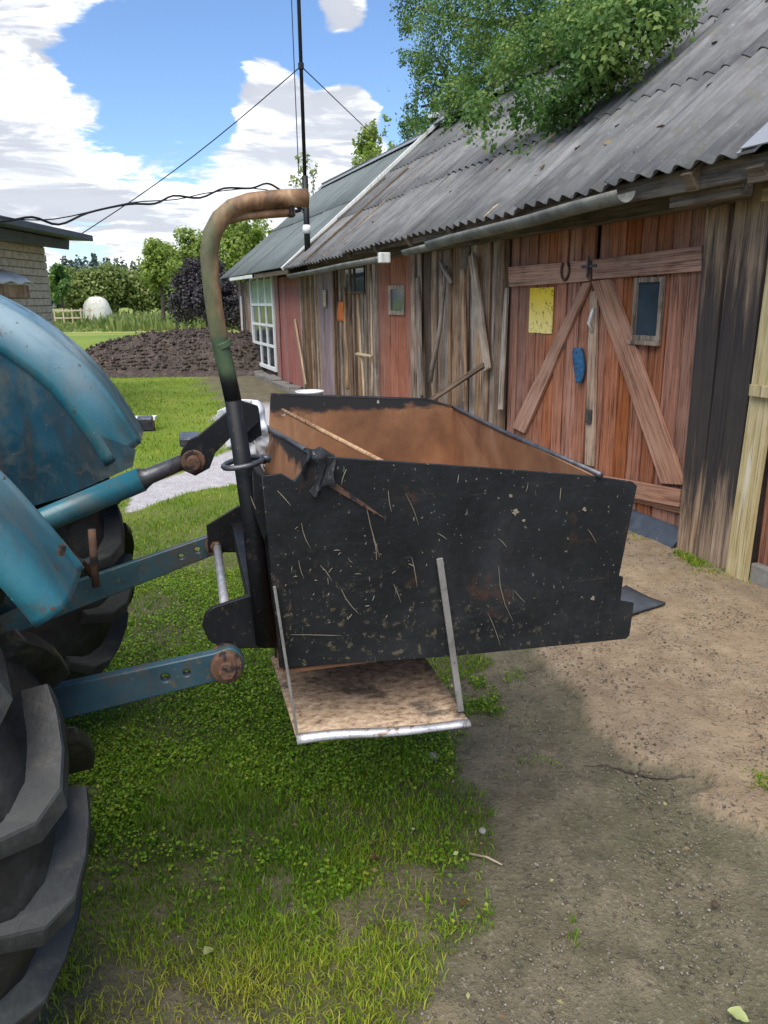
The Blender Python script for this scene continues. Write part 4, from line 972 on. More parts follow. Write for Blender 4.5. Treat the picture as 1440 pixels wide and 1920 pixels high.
# straw and scratches stuck on the near plate
def straws():
    V = []; Fc = []; items = []
    for x0, y0, x1, y1 in [(565,980,582,1028),(688,955,712,1045),(772,1045,782,1100),(935,1062,962,1165),(822,1045,828,1060),(760,925,785,985),(728,920,734,960),(480,955,470,930),(520,920,545,948),
                           (1052,915,1050,938),(965,1108,985,1130),(1102,992,1118,1018),(640,1105,672,1150),(600,1060,622,1090),(545,1190,640,1192),(915,1150,938,1210),(700,1010,706,1050),(560,1050,570,1085),(820,1000,838,1012),(935,1010,950,1026),(650,880,640,910),(860,890,858,905),(738,1095,752,1130),(990,905,986,922)]:
        items.append((tl(x0,y0,LN-.0055), tl(x1,y1,LN-.0055), random.uniform(.0006,.0011)))
    for k in range(34):
        x, y = random.gauss(640,90), random.gauss(1090,60)
        if not (520 < x < 1150 and 920 < y < 1225): continue
        a = random.uniform(0, math.pi); L = random.uniform(4, 13); items.append((tl(x,y,LN-.0055), tl(x+L*math.cos(a), y+L*math.sin(a), LN-.0055), random.uniform(.0006,.0012)))
    mb = MB()
    for (xa, za), (xb, zb), w in items:
        n = 4; px, pz = xa, za; nrm = np.array([-(zb-za), xb-xa]); nrm = nrm/np.linalg.norm(nrm); bow = random.uniform(-.08,.08)*math.hypot(xb-xa, zb-za)
        pts = [(xa+(xb-xa)*t+nrm[0]*bow*math.sin(math.pi*t), LN-.0055, za+(zb-za)*t+nrm[1]*bow*math.sin(math.pi*t)) for t in np.linspace(0, 1, n)]
        mb.tube(pts, [w*.6, w, w, w*.4], 4)
    o = mb.build('stuck_straw', MT['straw'], bk); o['kind'] = 'stuff'
straws()
mb = MB(); A, Bq = tl(612,902,LN-.006), tl(722,972,LN-.006); L = np.array(Bq)-np.array(A); nn = np.array([-L[1], L[0]])/np.linalg.norm(L)
Pq = [tuple(np.array(A)+nn*.006), tuple(np.array(A)+L*.5+nn*.004), tuple(np.array(Bq)), tuple(np.array(A)+L*.6-nn*.004), tuple(np.array(A)-nn*.006)]
o = plate('rust_flake', Pq, LN-.0075, LN-.0048, MT['rust_dark'], bk, bevel=.0005)
mb = MB()
for (px, py, rr) in [(966,960,.008),(957,930,.005),(1096,955,.005),(982,976,.004),(1112,1122,.006)]:
    x, z = tl(px, py, LN-.005); n = 13; mb.prism([(x+rr*random.uniform(.35,1.2)*math.cos(t), z+rr*random.uniform(.5,1.1)*math.sin(t)) for t in np.linspace(0, 2*math.pi, n, endpoint=False)], 'y', LN-.0062, LN-.0042)
o = mb.build('paint_chips', MT['straw'], bk); o['kind'] = 'stuff'
def tw(r, lat, z): return tuple(TM+tr*r+ta*lat+np.array([0,0,z]))
# rag over the near edge
V = []; n, m_ = 9, 13
(xa, za), (xb, zb) = tl(574,862,LN), tl(618,858,LN)
for j in range(m_):
    t = j/(m_-1)
    for i in range(n):
        u = i/(n-1); wdt = 1+.25*math.sin(t*3.0)
        x = xa+(xb-xa)*(.5+(u-.5)*wdt); 
        if t < .25: y = LN+.05*(1-t/.25)-.012*(t/.25); z = zb+.012+.010*math.sin(u*9+1)*math.sin(t*12)
        else: y = LN-.016-.012*math.sin(u*11+t*4)-.010*math.sin(t*6+u*3); z = zb+.008-(t-.25)*.095*(1+.15*math.sin(u*6))
        V.append((x+.006*math.sin(t*9+u*5), y, z))
mb = MB().add(V, [(j*n+i, j*n+i+1, (j+1)*n+i+1, (j+1)*n+i) for j in range(m_-1) for i in range(n-1)])
o = mb.build('black_rag', MT['rag'], None, smooth=True, loc=tuple(TM), rot=(0,0,T_RZ)); sm = o.modifiers.new('thick', 'SOLIDIFY'); sm.thickness = .005; sm2 = o.modifiers.new('sub', 'SUBSURF'); sm2.levels = 1; sm2.render_levels = 1
tag(o, 'crumpled black rag hanging over the near rim of the bucket', 'rag')
(xa, za), (xb, zb) = tl(530,769,.42), tl(722,868,-.40)
o = MB().tube([(xa,.42,za),((xa+xb)/2,.0,(za+zb)/2),(xb,-.40,zb)], [.006,.0065,.005], 8).build('wooden_stick', MT['weathered_wood'], None, smooth=True, loc=tuple(TM), rot=(0,0,T_RZ))
tag(o, 'thin brown stick lying inside the bucket across its corner', 'stick')

# white sheet hanging behind the hitch
SP = [(408,772),(448,750),(492,756),(500,800),(516,850),(533,886),(506,898),(474,856),(432,842),(412,806)]
SL = [tl(*p, .14) for p in SP]; cxs, czs = sum(p[0] for p in SL)/10, sum(p[1] for p in SL)/10
V = [(cxs, .14, czs)]; Fc = []; K = 40; J = 6
ring_ = [np.array(p) for p in arc_pts(SL+[SL[0]], 4)[:-1]]
for j in range(1, J+1):
    for k, p in enumerate(ring_):
        t = j/J; x_, z_ = cxs+(p[0]-cxs)*t, czs+(p[1]-czs)*t
        V.append((x_, .14+.014*math.sin(x_*95+z_*40)+.012*math.sin(z_*120-x_*60), z_))
for k in range(K):
    Fc.append((0, 1+k, 1+(k+1) % K))
    for j in range(J-1): Fc.append((1+j*K+k, 1+(j+1)*K+k, 1+(j+1)*K+(k+1) % K, 1+j*K+(k+1) % K))
o = MB().add(V, Fc).build('plastic_sheet', MT['tub_plastic'], None, smooth=True, loc=tuple(TM), rot=(0,0,T_RZ)); sm = o.modifiers.new('thick', 'SOLIDIFY'); sm.thickness = .002
tag(o, 'crumpled white plastic sheet hanging behind the curved pipe at the bucket corner', 'sheet')

# ------------------------------------------------------------------ mast, guy wires, overhead cable
rs, ro_, rzz = None, None, None
def roof_hit(px, py, eo=FE, ez=FZ, rz1=FR):
    e = bw(8, eo, ez); u = bw(8, RIDGE_O, rz1)-e; n_ = np.cross(bd, u); return on_plane(px, py, e, n_)
mbase = roof_hit(577, 476); mtop = mbase+np.array([0,0,7.5])
_d = ray(560, 0); _t = mbase[1]/_d[1]; mtx = CAM+_d*_t
slope_x = (mtx[0]-mbase[0])/(mtx[2]-mbase[2]); mtop = mbase+np.array([slope_x*7.0, 0, 7.0])
def along(z): t = (z-mbase[2])/(mtop[2]-mbase[2]); return mbase+(mtop-mbase)*t
mast = tag(empty('mast', tuple(mbase)), 'tall thin dark mast standing on the far barn roof', 'mast')
rel = lambda p: tuple(np.array(p)-mbase)
zc = 1.5+(574-330)/1440*mbase[1]*1.0
zk = at_y(570, 330, mbase[1])[2]
MB().tube([rel(mbase-np.array([0,0,.15])), rel(along(zk))], .045, 10).build('mast_tube', MT['cable'], mast, smooth=True)
MB().tube([rel(along(zk)), rel(mtop)], .026, 8).build('mast_tube', MT['cable'], mast, smooth=True)
zi = at_y(575, 430, mbase[1])[2]; MB().tube([rel(along(zi-.06)), rel(along(zi)), rel(along(zi+.06))], [.05,.065,.05], 10).build('insulator', MT['white_paint'], mast, smooth=True)
MB().tube([rel(along(zk)+np.array([-.09,0,0])), rel(mtop+np.array([-.11,0,0]))], .007, 5).build('side_wire', MT['cable'], mast)
zg = at_y(566, 124, mbase[1])[2]; gtop = along(zg)
MB().tube([rel(along(zg-.04)), rel(along(zg+.04))], .04, 8).build('guy_clamp', MT['cable'], mast)
def wire(name, P, rad, label, seg=5):
    P = [np.array(p) for p in P]; o = MB().tube([tuple(p-P[0]) for p in P], rad, seg).build(name, MT['cable'], None, smooth=True, loc=tuple(P[0])); return tag(o, label, 'wire')
e1 = at_y(150, 440, 12.6); wire('guy_wire', [gtop+(e1-gtop)*t+np.array([0,0,-.25*math.sin(math.pi*t)*.4]) for t in np.linspace(0,1,12)], .008, 'thin guy wire from the mast down to the block building')
e2 = on_plane(704, 258, bw(0, RIDGE_O, 0), bn); wire('guy_wire', [gtop+(e2-gtop)*t for t in np.linspace(0,1,6)], .008, 'thin guy wire from the mast down to the roof ridge by the tree')
CP = [(-90,402),(0,415),(60,407),(110,421),(165,399),(240,383),(290,382),(325,367),(375,371),(420,353),(470,353),(500,344),(522,354),(545,372),(573,398)]
y0c, y1c = 9.0, mbase[1]
P = []
CPs = arc_pts(CP, 4)
for i, (px, py) in enumerate(CPs): f = max(0, min(1, px/573)); P.append(at_y(px, py, y0c+(y1c-y0c)*f))
w = wire('overhead_cable', P, .014, 'black wavy overhead cable running from the left to the mast', 6)
P2 = [at_y(px, py, y0c+(y1c-y0c)*max(0, px/573)) for px, py in arc_pts([(-90,398),(0,408),(100,411),(240,381),(330,374),(400,360),(500,356),(573,402)], 4)]
wire('overhead_cable', P2, .007, 'second thinner overhead cable beside the wavy black one')

# ------------------------------------------------------------------ block building on the left
BX = float(at_y(95, 560, 12.5)[0]); YF = 12.5
bb = tag(empty('brick_building', (BX, YF, 0)), 'small grey brick building with dark flat roof edge behind the tractor', 'building')
MB().box((-3.0,-6.0,-.05),(-.012,-.006,2.5)).build('core_wall', MT['mortar'], bb)
me_b = MB().box((0,0,0),(.025,.245,.098)).mesh('brick'); me_b.materials.append(MT['brick'])
bm = bmesh.new(); bm.from_mesh(me_b); bmesh.ops.bevel(bm, geom=list(bm.edges), offset=.006, segments=1, affect='EDGES'); bm.to_mesh(me_b); bm.free()
me_h = me_b.copy(); me_h.transform(Matrix.Diagonal((1, .5, 1, 1)))
for c in range(19):
    for k in range(10):
        half = (c % 2 == 1 and k == 0)
        o = bpy.data.objects.new('brick', me_h if half else me_b); col.objects.link(o); o.parent = bb
        o.location = (-.016+random.uniform(-.004,.004), (-.122 if half else -.255*(k+1-(.5 if c % 2 else 0))+.005), .50+.108*c)
MB().prism([(.62,2.44),(.62,2.53),(-3.2,2.72),(-3.2,2.60)], 'y', -6.3, .42).build('flat_roof', MT['slate_fascia'], bb, .01)
MB().prism([(.32,2.30),(.34,2.44),(-.0,2.45),(.0,2.34)], 'y', -6.2, .16).build('soffit_beam', MT['slate_fascia'], bb, .01)
# little lean-to cover on the wall
ca = at_y(0, 510, 10.9); cc = at_y(58, 512, 11.7)
cv = MB(); nn_ = 9; VV = []
for i in range(nn_):
    y = -2.6+1.05*i/(nn_-1)
    for u in (0., .35, .7, 1.): VV.append((.42*u, y, .17-.12*u+.02*math.sin(i*1.7+u*3)-(.05 if u == 1. else 0)))
cv.add(VV, [(i*4+k, i*4+k+1, i*4+k+5, i*4+k+4) for i in range(nn_-1) for k in range(3)])
cv = cv.build('canopy_sheet', MT['white_paint'], bb, smooth=True, loc=(.02,0,1.76)); sm = cv.modifiers.new('thick', 'SOLIDIFY'); sm.thickness = .012
MB().box((.02,-2.6,-.02),(.38,-1.58,.14)).build('canopy_box', MT['weathered_wood'], bb, .01, loc=(0,0,1.60))

# ------------------------------------------------------------------ vegetation
def leaf_mesh(name, pos, size, nrm, tint, aspect=.62, fold=.25):
    """one rhombic, lightly folded leaf (two triangles) at each position"""
    n = len(pos); nrm = nrm/(np.linalg.norm(nrm, axis=1, keepdims=True)+1e-9)
    t = rng.normal(size=(n, 3)); t -= nrm*(t*nrm).sum(1, keepdims=True); t /= np.linalg.norm(t, axis=1, keepdims=True)+1e-9
    b = np.cross(nrm, t); s = size[:, None]
    V = np.stack([pos-t*s*.5, pos+b*s*.5*aspect+nrm*s*fold*.4, pos+t*s*.5, pos-b*s*.5*aspect+nrm*s*fold*.4], 1).reshape(-1, 3)
    i = np.arange(n)*4; Fq = np.stack([i, i+1, i+2, i, i+2, i+3], 1).ravel()
    return np_mesh(name, V, Fq, 3, dict(tint=np.repeat(tint, 4)))
def crown_points(lobes, count, hollow=.35):
    w = np.array([l[3]**2 for l in lobes]); w = w/w.sum(); idx = rng.choice(len(lobes), count, p=w)
    c = np.array([l[:3] for l in lobes])[idx]; r = np.array([l[3] for l in lobes])[idx]
    d = rng.normal(size=(count, 3)); d /= np.linalg.norm(d, axis=1, keepdims=True)
    rad = r*(hollow+(1-hollow)*rng.random(count)**.6)*(1+.22*rng.normal(size=count)*.6)
    return c+d*rad[:, None]*np.array([1, 1, .85]), d, idx, rad/r
def clumpy(p, k, thr):
    f = vnoise(p[:, 0]*k+p[:, 2]*k*.7, p[:, 1]*k-p[:, 2]*k*.6)*.5+vnoise(p[:, 0]*k*2.3+5, p[:, 2]*k*2.3+p[:, 1]*k)*.5
    return f > thr, f
def make_tree(name, base, lobes, count, size, m, label, cat='tree', group=None, trunk_r=.1, trunk_top=None, thr=.36, k=2., limbs=8, upb=.35):
    base = np.array(base, float); root = tag(empty(name, tuple(base)), label, cat, group)
    p, d, idx, rr = crown_points(lobes, count); keep, f = clumpy(p, k, thr); p, d, f, rr = p[keep], d[keep], f[keep], rr[keep]
    nrm = d*.8+rng.normal(size=p.shape)*.55+np.array([0, 0, upb])
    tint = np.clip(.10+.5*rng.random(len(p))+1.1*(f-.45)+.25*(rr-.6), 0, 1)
    sz = size*(.6+.8*rng.random(len(p)))
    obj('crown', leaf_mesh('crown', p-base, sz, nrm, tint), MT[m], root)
    lc = np.array([l[:3] for l in lobes]); top = np.array(trunk_top) if trunk_top is not None else lc.mean(0)
    tb = MB(); pts = [base+(top-base)*t+np.array([math.sin(t*5)*trunk_r*.7, math.cos(t*4)*trunk_r*.5, 0]) for t in np.linspace(0, 1, 7)]
    tb.tube([tuple(q-base) for q in pts], [trunk_r*(1.15-.75*t) for t in np.linspace(0, 1, 7)], 9)
    order = np.argsort([-l[3] for l in lobes])[:limbs]
    for j in order:
        a = pts[3+(int(j) % 3)]; e = lc[j]; mid = (a+e)/2+np.array([0, 0, .12*np.linalg.norm(e-a)])
        tb.tube([tuple(a-base), tuple(mid-base), tuple(e-base)], [trunk_r*.42, trunk_r*.26, trunk_r*.1], 6)
    tb.build('trunk', MT['bark'], root, smooth=True)
    return root
# big tree behind the barn whose branches hang over the roof
def roof_lobe(px, py, h, rad):
    e = bw(0, EAVE_O, EAVE_Z+h); u = bw(0, RIDGE_O, RIDGE_Z+h)-e; p = on_plane(px, py, e, np.cross(bd, u)); return (*p, rad)
def off_lobe(px, py, o, rad): return (*on_plane(px, py, bw(0, o, 0), bn), rad)
lob = [off_lobe(*a) for a in [(775,15,-2.8,.42),(760,60,-2.8,.16),(860,50,-2.8,.75),(960,30,-2.8,.8),(1070,10,-2.8,.8),(1180,-20,-2.8,.7),(820,140,-2.7,.48),(905,135,-2.7,.62),(1000,100,-2.6,.6),(1100,70,-2.6,.55),(1240,-30,-2.6,.6),
        (780,120,-2.8,.34),(750,110,-2.9,.2),(800,260,-2.6,.28),(835,275,-2.5,.22),(770,285,-2.7,.2),(790,200,-2.7,.40),(850,215,-2.6,.36),(765,240,-2.8,.27),(748,165,-2.9,.2),(900,-80,-3.2,1.1),(1080,-120,-3.2,1.2),(1250,-150,-3.,1.0)]]
lob += [off_lobe(*a) for a in [(800,215,-1.9,.3),(855,185,-1.9,.34),(905,160,-1.9,.36),(965,120,-1.9,.36),(1020,85,-1.9,.36),(1090,40,-1.9,.36),(1160,10,-1.9,.36),(840,235,-1.8,.24)]]
lob += [roof_lobe(*a) for a in [(955,200,.42,.36),(1030,165,.42,.38),(1105,115,.42,.36),(985,238,.28,.22),(1015,215,.28,.24),(1175,65,.42,.36),(905,228,.38,.28),(945,268,.2,.15),(1060,190,.25,.2),(1240,15,.40,.30),(870,238,.35,.2),(1130,135,.25,.2)]]
tb_ = bw(5.2, -5.6, 0)
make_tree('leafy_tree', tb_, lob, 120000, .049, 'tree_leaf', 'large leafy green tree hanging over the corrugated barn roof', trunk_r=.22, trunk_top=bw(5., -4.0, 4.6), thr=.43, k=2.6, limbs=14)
def px_lobe(px, py, Y, rpx):
    p = at_y(px, py, Y); return (*p, rpx*Y/1440)
def simple_tree(name, px, ytop, ybase, w, Y, m, n, label, size=None, group='trees beyond the yard', tr=.09, wild=.5, k=None, thr=.38, cat='tree'):
    base = at_y(px, 563, Y); base[2] = 0
    lobes = []
    for i in range(9):
        f = i/8; yy = ytop+(ybase-ytop)*(.16+.66*f); ww = w*(.25+.6*math.sin(math.pi*(.18+.72*f)))*.5
        lobes.append(px_lobe(px+random.uniform(-wild, wild)*ww, yy, Y+random.uniform(-.6,.6), ww*.75))
        lobes.append(px_lobe(px+random.choice((-1,1))*ww*random.uniform(.5,.9), yy+random.uniform(-8,8)*(ybase-ytop)/120, Y+random.uniform(-1,1), ww*.45))
    top = at_y(px+3, ytop+(ybase-ytop)*.35, Y)
    return make_tree(name, base, lobes, n, size or Y*.0045, m, label, cat, group, trunk_r=tr, trunk_top=top, k=k or 60/Y, thr=thr, limbs=7)
simple_tree('garden_tree', 299, 440, 560, 84, 46, 'sunny_leaf', 5200, 'light green garden tree with thin trunk left of the purple bush', tr=.13)
simple_tree('garden_tree', 352, 425, 540, 96, 50, 'sunny_leaf', 5200, 'light green rounded tree directly behind the purple bush', tr=.16)
simple_tree('garden_tree', 450, 398, 540, 150, 40, 'sunny_leaf', 9000, 'wide sunny green tree rising behind the far barn corner', tr=.2)
simple_tree('slender_tree', 572, 272, 420, 62, 26, 'bush_leaf', 900, 'sparse slender tree showing behind the mast above the far roof', tr=.06, thr=.46, size=.10)
simple_tree('birch_tree', 705, 205, 420, 90, 24, 'sunny_leaf', 5200, 'pale yellow-green tree behind the ridge left of the big tree', tr=.1, size=.11)
simple_tree('evergreen_bush', 112, 488, 580, 44, 62, 'tree_leaf', 2600, 'dark green upright bush next to the brick building', tr=.1)
for px, yt, w, lab in ((140,505,90,'leafy green bush left of the pale mound'),(165,510,100,'yellow-green bush behind the pale mound'),(215,500,110,'olive green bush right of the mound'),(262,512,100,'low green bush at the foot of the garden trees'),(318,518,90,'low bush between the garden trees')):
    simple_tree('orchard_bush', px, yt, 585, w, 72+px*.02, 'bush_leaf', 5200, lab, thr=.2, group='bushes beyond the yard', cat='bush', tr=.1)
# purple leaved bush
Yp = 26.; pl_ = []
for px, py, r in ((380,520,38),(350,530,30),(415,530,34),(375,560,44),(345,580,32),(410,580,38),(438,560,30),(360,500,20),(395,498,24),(440,590,30),(330,560,14),(330,520,12)): pl_.append(px_lobe(px, py, Yp+random.uniform(-.4,.4), r))
b_ = at_y(385, 563, Yp); b_[2] = 0
make_tree('purple_bush', b_, pl_, 15000, .09, 'purple_leaf', 'dark purple leaved bush behind the soil heap', 'bush', trunk_r=.09, k=3., thr=.3)
# far forest
def forest():
    P = []; S = []; T = []
    for k in range(700):
        Y = rng.uniform(225, 300); X = rng.uniform(-190, 60); h = rng.uniform(9, 15.5); nn = 80
        f = rng.random(nn)**.8; a = rng.random(nn)*6.28; r = (1-f)*h*.16+.4
        P.append(np.stack([X+r*np.cos(a), Y+r*np.sin(a), f*h], 1)); S.append(np.full(nn, 2.1)*(1.25-f*.8)); T.append(rng.random(nn))
    P, S, T = np.concatenate(P), np.concatenate(S), np.concatenate(T)
    o = obj('forest', leaf_mesh('forest', P, S, rng.normal(size=P.shape)+np.array([0,-.6,.5]), T, .8), MT['forest_leaf']); tag(o, 'dark distant conifer forest along the horizon', 'forest', kind='stuff')
forest()
# blades
def blade_mesh(name, x, y, z, h, w, tint, lean=.5, segs=2):
    n = len(x); a = rng.random(n)*2*math.pi; dx, dy = np.cos(a), np.sin(a); b = rng.random(n)*2*math.pi; l = h*lean*rng.random(n)
    lx, ly = np.cos(b)*l, np.sin(b)*l
    P = np.empty((n, 5, 3))
    P[:, 0] = np.stack([x-dx*w, y-dy*w, z], 1); P[:, 1] = np.stack([x+dx*w, y+dy*w, z], 1)
    P[:, 2] = np.stack([x-dx*w*.8+lx*.35, y-dy*w*.8+ly*.35, z+h*.6], 1); P[:, 3] = np.stack([x+dx*w*.8+lx*.35, y+dy*w*.8+ly*.35, z+h*.6], 1)
    P[:, 4] = np.stack([x+lx, y+ly, z+h*(1-.25*(l/h))], 1)
    i = np.arange(n)*5; Fq = np.stack([i, i+1, i+3, i, i+3, i+2, i+2, i+3, i+4], 1).ravel()
    return np_mesh(name, P.reshape(-1, 3), Fq, 3, dict(tint=np.repeat(tint, 5)))
def lawn():
    segs = []
    for y0, y1, n, hh, ww in ((1.05,1.9,52000,.030,.0016),(1.9,3.2,60000,.030,.0019),(3.2,6.5,60000,.034,.0028),(6.5,17,46000,.045,.0055)):
        y = rng.uniform(y0, y1, n); x = rng.uniform(-.58, .30, n)*y; g, s, p = masks(x, y)
        cl = fbm(x*4+3, y*4, 4); kp = rng.random(n) < g*np.clip(.35+1.3*(cl-.25), .1, 1)
        x, y, cl = x[kp], y[kp], cl[kp]; m = len(x)
        yel = np.clip((1.85-y)*1.1, 0, .55)+.28*sstep(y, 3.5, 7)
        tint = np.clip(.34+.22*rng.normal(size=m)*.8+(fbm(x*2.2+40, y*2.2, 3)-.5)*.9+yel*.8, 0, 1)
        segs.append((x, y, hh*(.45+rng.random(m)*.8)*(.7+.7*(cl-.3)), ww*(.7+.6*rng.random(m)), tint))
    x, y, h, w, t = [np.concatenate(q) for q in zip(*segs)]
    o = obj('grass', blade_mesh('grass', x, y, -.022+np.zeros(len(x))+(fbm(x*1.6, y*1.6, 4)-.5)*.03, h+.012, w, t, .9), MT['grass_leaf']); tag(o, 'short green lawn grass beside and behind the tractor', 'grass', kind='stuff')
    n = 150000; y = rng.uniform(1.1, 4.2, n)**1.0; x = rng.uniform(-.58, .30, n)*y; g, s, p = masks(x, y)
    cl = fbm(x*3+70, y*3+9, 4); kp = rng.random(n) < g*sstep(cl, .36, .60)*sstep(y, 1.45, 2.0)
    x, y = x[kp], y[kp]; m = len(x); z = (fbm(x*1.6, y*1.6, 4)-.5)*.03-.012+.010+.022*rng.random(m)
    nr = rng.normal(size=(m, 3))*.55+np.array([0, 0, 1.]); t = np.clip(.38+.22*rng.normal(size=m), 0, .9)
    o = obj('clover', leaf_mesh('clover', np.stack([x, y, z], 1), .006+.010*rng.random(m)**1.5, nr, t, .85), MT['grass_leaf']); tag(o, 'small clover leaves growing thick in the lawn under the bucket', 'clover', kind='stuff')
    # weeds at the foot of the barn post and on the sandy yard
    n = 2600; s = np.concatenate([rng.normal(-.12,.16,n//2), rng.uniform(-.5,3.0,n//4), rng.uniform(2.4,9,n-n//2-n//4)]); o_ = np.concatenate([.10+np.abs(rng.normal(0,.07,n//2)), .16+np.abs(rng.normal(0,.10,n//4)), .08+np.abs(rng.normal(0,.12,n-n//2-n//4))])
    P = B0[None, :2]+bd[None, :2]*s[:, None]+bn[None, :2]*o_[:, None]; kp = fbm(P[:, 0]*6, P[:, 1]*6, 3) > .45; P = P[kp]
    c2 = gnd(1436,1478)[:2]; P = np.concatenate([P, c2+rng.normal(0,.03,(160,2))]); m = len(P)
    o = obj('weeds', blade_mesh('weeds', P[:, 0], P[:, 1], np.full(m, -.01), .02+.05*rng.random(m), .002+.003*rng.random(m), np.clip(.5+.3*rng.normal(size=m), 0, 1), 1.1), MT['grass_leaf']); tag(o, 'thin weeds along the foot of the barn wall', 'weeds', kind='stuff')
    # taller growth far away
    n = 9000; y = rng.uniform(42, 78, n); x = -.42*y+rng.random(n)*.30*y; hf = .15+.85*sstep(fbm(x*.35, y*.2, 3), .35, .65)
    o = obj('tall_grass', blade_mesh('tall_grass', x, y, np.zeros(n), (.25+.75*rng.random(n))*hf, .06+.05*rng.random(n), np.clip(.45+.2*rng.normal(size=n), 0, 1), .5), MT['bush_leaf']); tag(o, 'strip of tall green grass beyond the soil heap', 'tall grass', kind='stuff')
lawn()

# ------------------------------------------------------------------ soil heap
def heap():
    X, Y = np.meshgrid(np.arange(-7.3, -1.5, .07), np.arange(15.9, 20.6, .07))
    px = np.clip((X+6.9)/1.6, 0, 1); ridge = .30+.52*px**.7
    prof = sstep(Y, 16.0, 17.3)*sstep(-Y, -20.4, -18.2)
    Z = ridge*prof*sstep(X, -7.25, -6.3)*(.8+.5*fbm(X*.9, Y*.9, 4))+(fbm(X*3.4, Y*3.4, 5)-.5)*.30*prof+(fbm(X*11, Y*11, 3)-.5)*.12*prof-.03
    ny, nx = X.shape; i = (np.arange(ny-1)[:, None]*nx+np.arange(nx-1)[None, :]).ravel()
    o = obj('soil_heap', np_mesh('soil_heap', np.stack([X.ravel(), Y.ravel(), Z.ravel()], 1), np.stack([i, i+1, i+nx+1, i+nx], 1).ravel(), 4), MT['soil'], None, False)
    tag(o, 'long dark brown heap of soil at the end of the lawn', 'soil heap')
    n = 7000; k = rng.integers(0, X.size, n); P = np.stack([X.ravel()[k]+rng.normal(0,.03,n), Y.ravel()[k], Z.ravel()[k]+.02], 1); P = P[Z.ravel()[k] > .1]
    V = []; base = np.array([(1,0,0),(-1,0,0),(0,1,0),(0,-1,0),(0,0,1),(0,0,-1)], float); FF = np.array([(0,2,4),(2,1,4),(1,3,4),(3,0,4),(2,0,5),(1,2,5),(3,1,5),(0,3,5)])
    sz = .012+.05*rng.random(len(P))**3
    V = (P[:, None]+base[None]*sz[:, None, None]*(0.3+1.3*rng.random((len(P), 6, 3)))).reshape(-1, 3); Fq = (np.arange(len(P))[:, None, None]*6+FF[None]).ravel()
    c = obj('clods', np_mesh('clods', V, Fq, 3), MT['soil'], o); c['kind'] = 'stuff'
heap()

# ------------------------------------------------------------------ small things in the yard
MB().prism([tuple(gnd(*p)[:2]) for p in [(186,609),(200,604),(345,602),(430,606),(420,611),(300,612)]], 'z', .004, .02).build('field_road', MT['concrete'], None)
tag(bpy.data.objects['field_road'], kind='structure')
# haystack
c = at_y(180, 563, 64.); c[2] = 0; V = []; Fc = []; K, J = 20, 8
for j in range(J+1):
    f = j/J; a = f*math.pi/2
    for k in range(K):
        t = 2*math.pi*k/K; w_ = 1+.07*random.uniform(-1, 1); ca_ = math.cos(a)**.7 if f < 1 else .001; V.append((1.1*ca_*math.cos(t)*w_, 1.0*ca_*math.sin(t)*w_, 1.95*math.sin(a)**.62*(1+.03*random.uniform(-1,1))))
Fc = [(j*K+k, j*K+(k+1) % K, (j+1)*K+(k+1) % K, (j+1)*K+k) for j in range(J) for k in range(K)]
tag(MB().add(V, Fc).build('field_mound', MT['haystack'], None, smooth=True, loc=tuple(c)), 'pale whitish domed mound in the field near the bushes', 'mound')
# field fence
fx = at_y(98, 563, 56.); fx[2] = 0; fe = tag(empty('field_fence', tuple(fx)), 'small wooden field fence right of the brick building', 'fence')
for k in range(5): MB().box((k*.62,-.04,0),(k*.62+.08,.04,1.15)).build('fence_post', MT['pale_stick'], fe)
for z in (.45,.95): MB().box((-.1,-.06,z),(2.7,-.03,z+.1)).build('fence_rail', MT['pale_stick'], fe)
# low bench on the lawn
c = gnd(268, 806); be = tag(empty('low_bench', tuple(c), .15), 'low dark bench with a white top on the lawn behind the fender', 'bench')
MB().box((-.20,-.10,.13),(.17,.10,.165), jit=.006).build('seat', MT['white_paint'], be, .004)
for x in (-.15,.08): MB().box((x,-.08,-.02),(x+.055,.08,.13)).build('leg', MT['dark_wood'], be, .003)
# tub
c = bw(7.35,.42,0); V = []; Fc = []; prof = [(.10,0),(.15,.005),(.19,.21),(.215,.225),(.205,.235),(.18,.22),(.14,.03),(0.001,.025)]; K = 24
for r_, z in prof:
    for k in range(K): V.append((r_*math.cos(2*math.pi*k/K), r_*math.sin(2*math.pi*k/K), z))
Fc = [(j*K+k, j*K+(k+1) % K, (j+1)*K+(k+1) % K, (j+1)*K+k) for j in range(len(prof)-1) for k in range(K)]
tag(MB().add(V, Fc).build('tub', MT['tub_plastic'], None, smooth=True, loc=(c[0], c[1], .0)), 'white plastic tub at the foot of the violet door', 'tub')
# vent on the ridge
p = on_plane(817, 222, bw(0, RIDGE_O+.05, 0), bn); loc = ((p-B0)@bd, RIDGE_O+.05, p[2])
MB().tube([(0,0,-.35),(0,0,.0)], .055, 10).build('vent_pipe', MT['oily_steel'], barn, loc=tuple(map(float, loc)))
MB().tube([(0,0,-.01),(0,0,.02),(0,0,.085)], [.14,.145,.02], 14).build('vent_cap', MT['white_paint'], barn, loc=tuple(map(float, loc)))
# sticks on the eave
def roof_point(px, py, h=.03):
    e = bw(0, EAVE_O, EAVE_Z+h); u = bw(0, RIDGE_O, RIDGE_Z+h)-e; return on_plane(px, py, e, np.cross(bd, u))
for a, b, r_, lab in (((908,408),(948,376),.012,'pale stick lying on the roof edge above the wall planks'), ((1102,350),(1142,322),.010,'thin twig lying on the roof edge above the gutter')):
    A, Bq = roof_point(*a, .0), roof_point(*b, -.01); d_ = Bq-A
    tag(MB().tube([(0,0,0), tuple(d_*.5+np.array([0,0,.015])), tuple(d_)], [r_, r_*.8, r_*.5], 6).build('roof_stick', MT['pale_stick'], None, smooth=True, loc=tuple(A)), lab, 'stick')
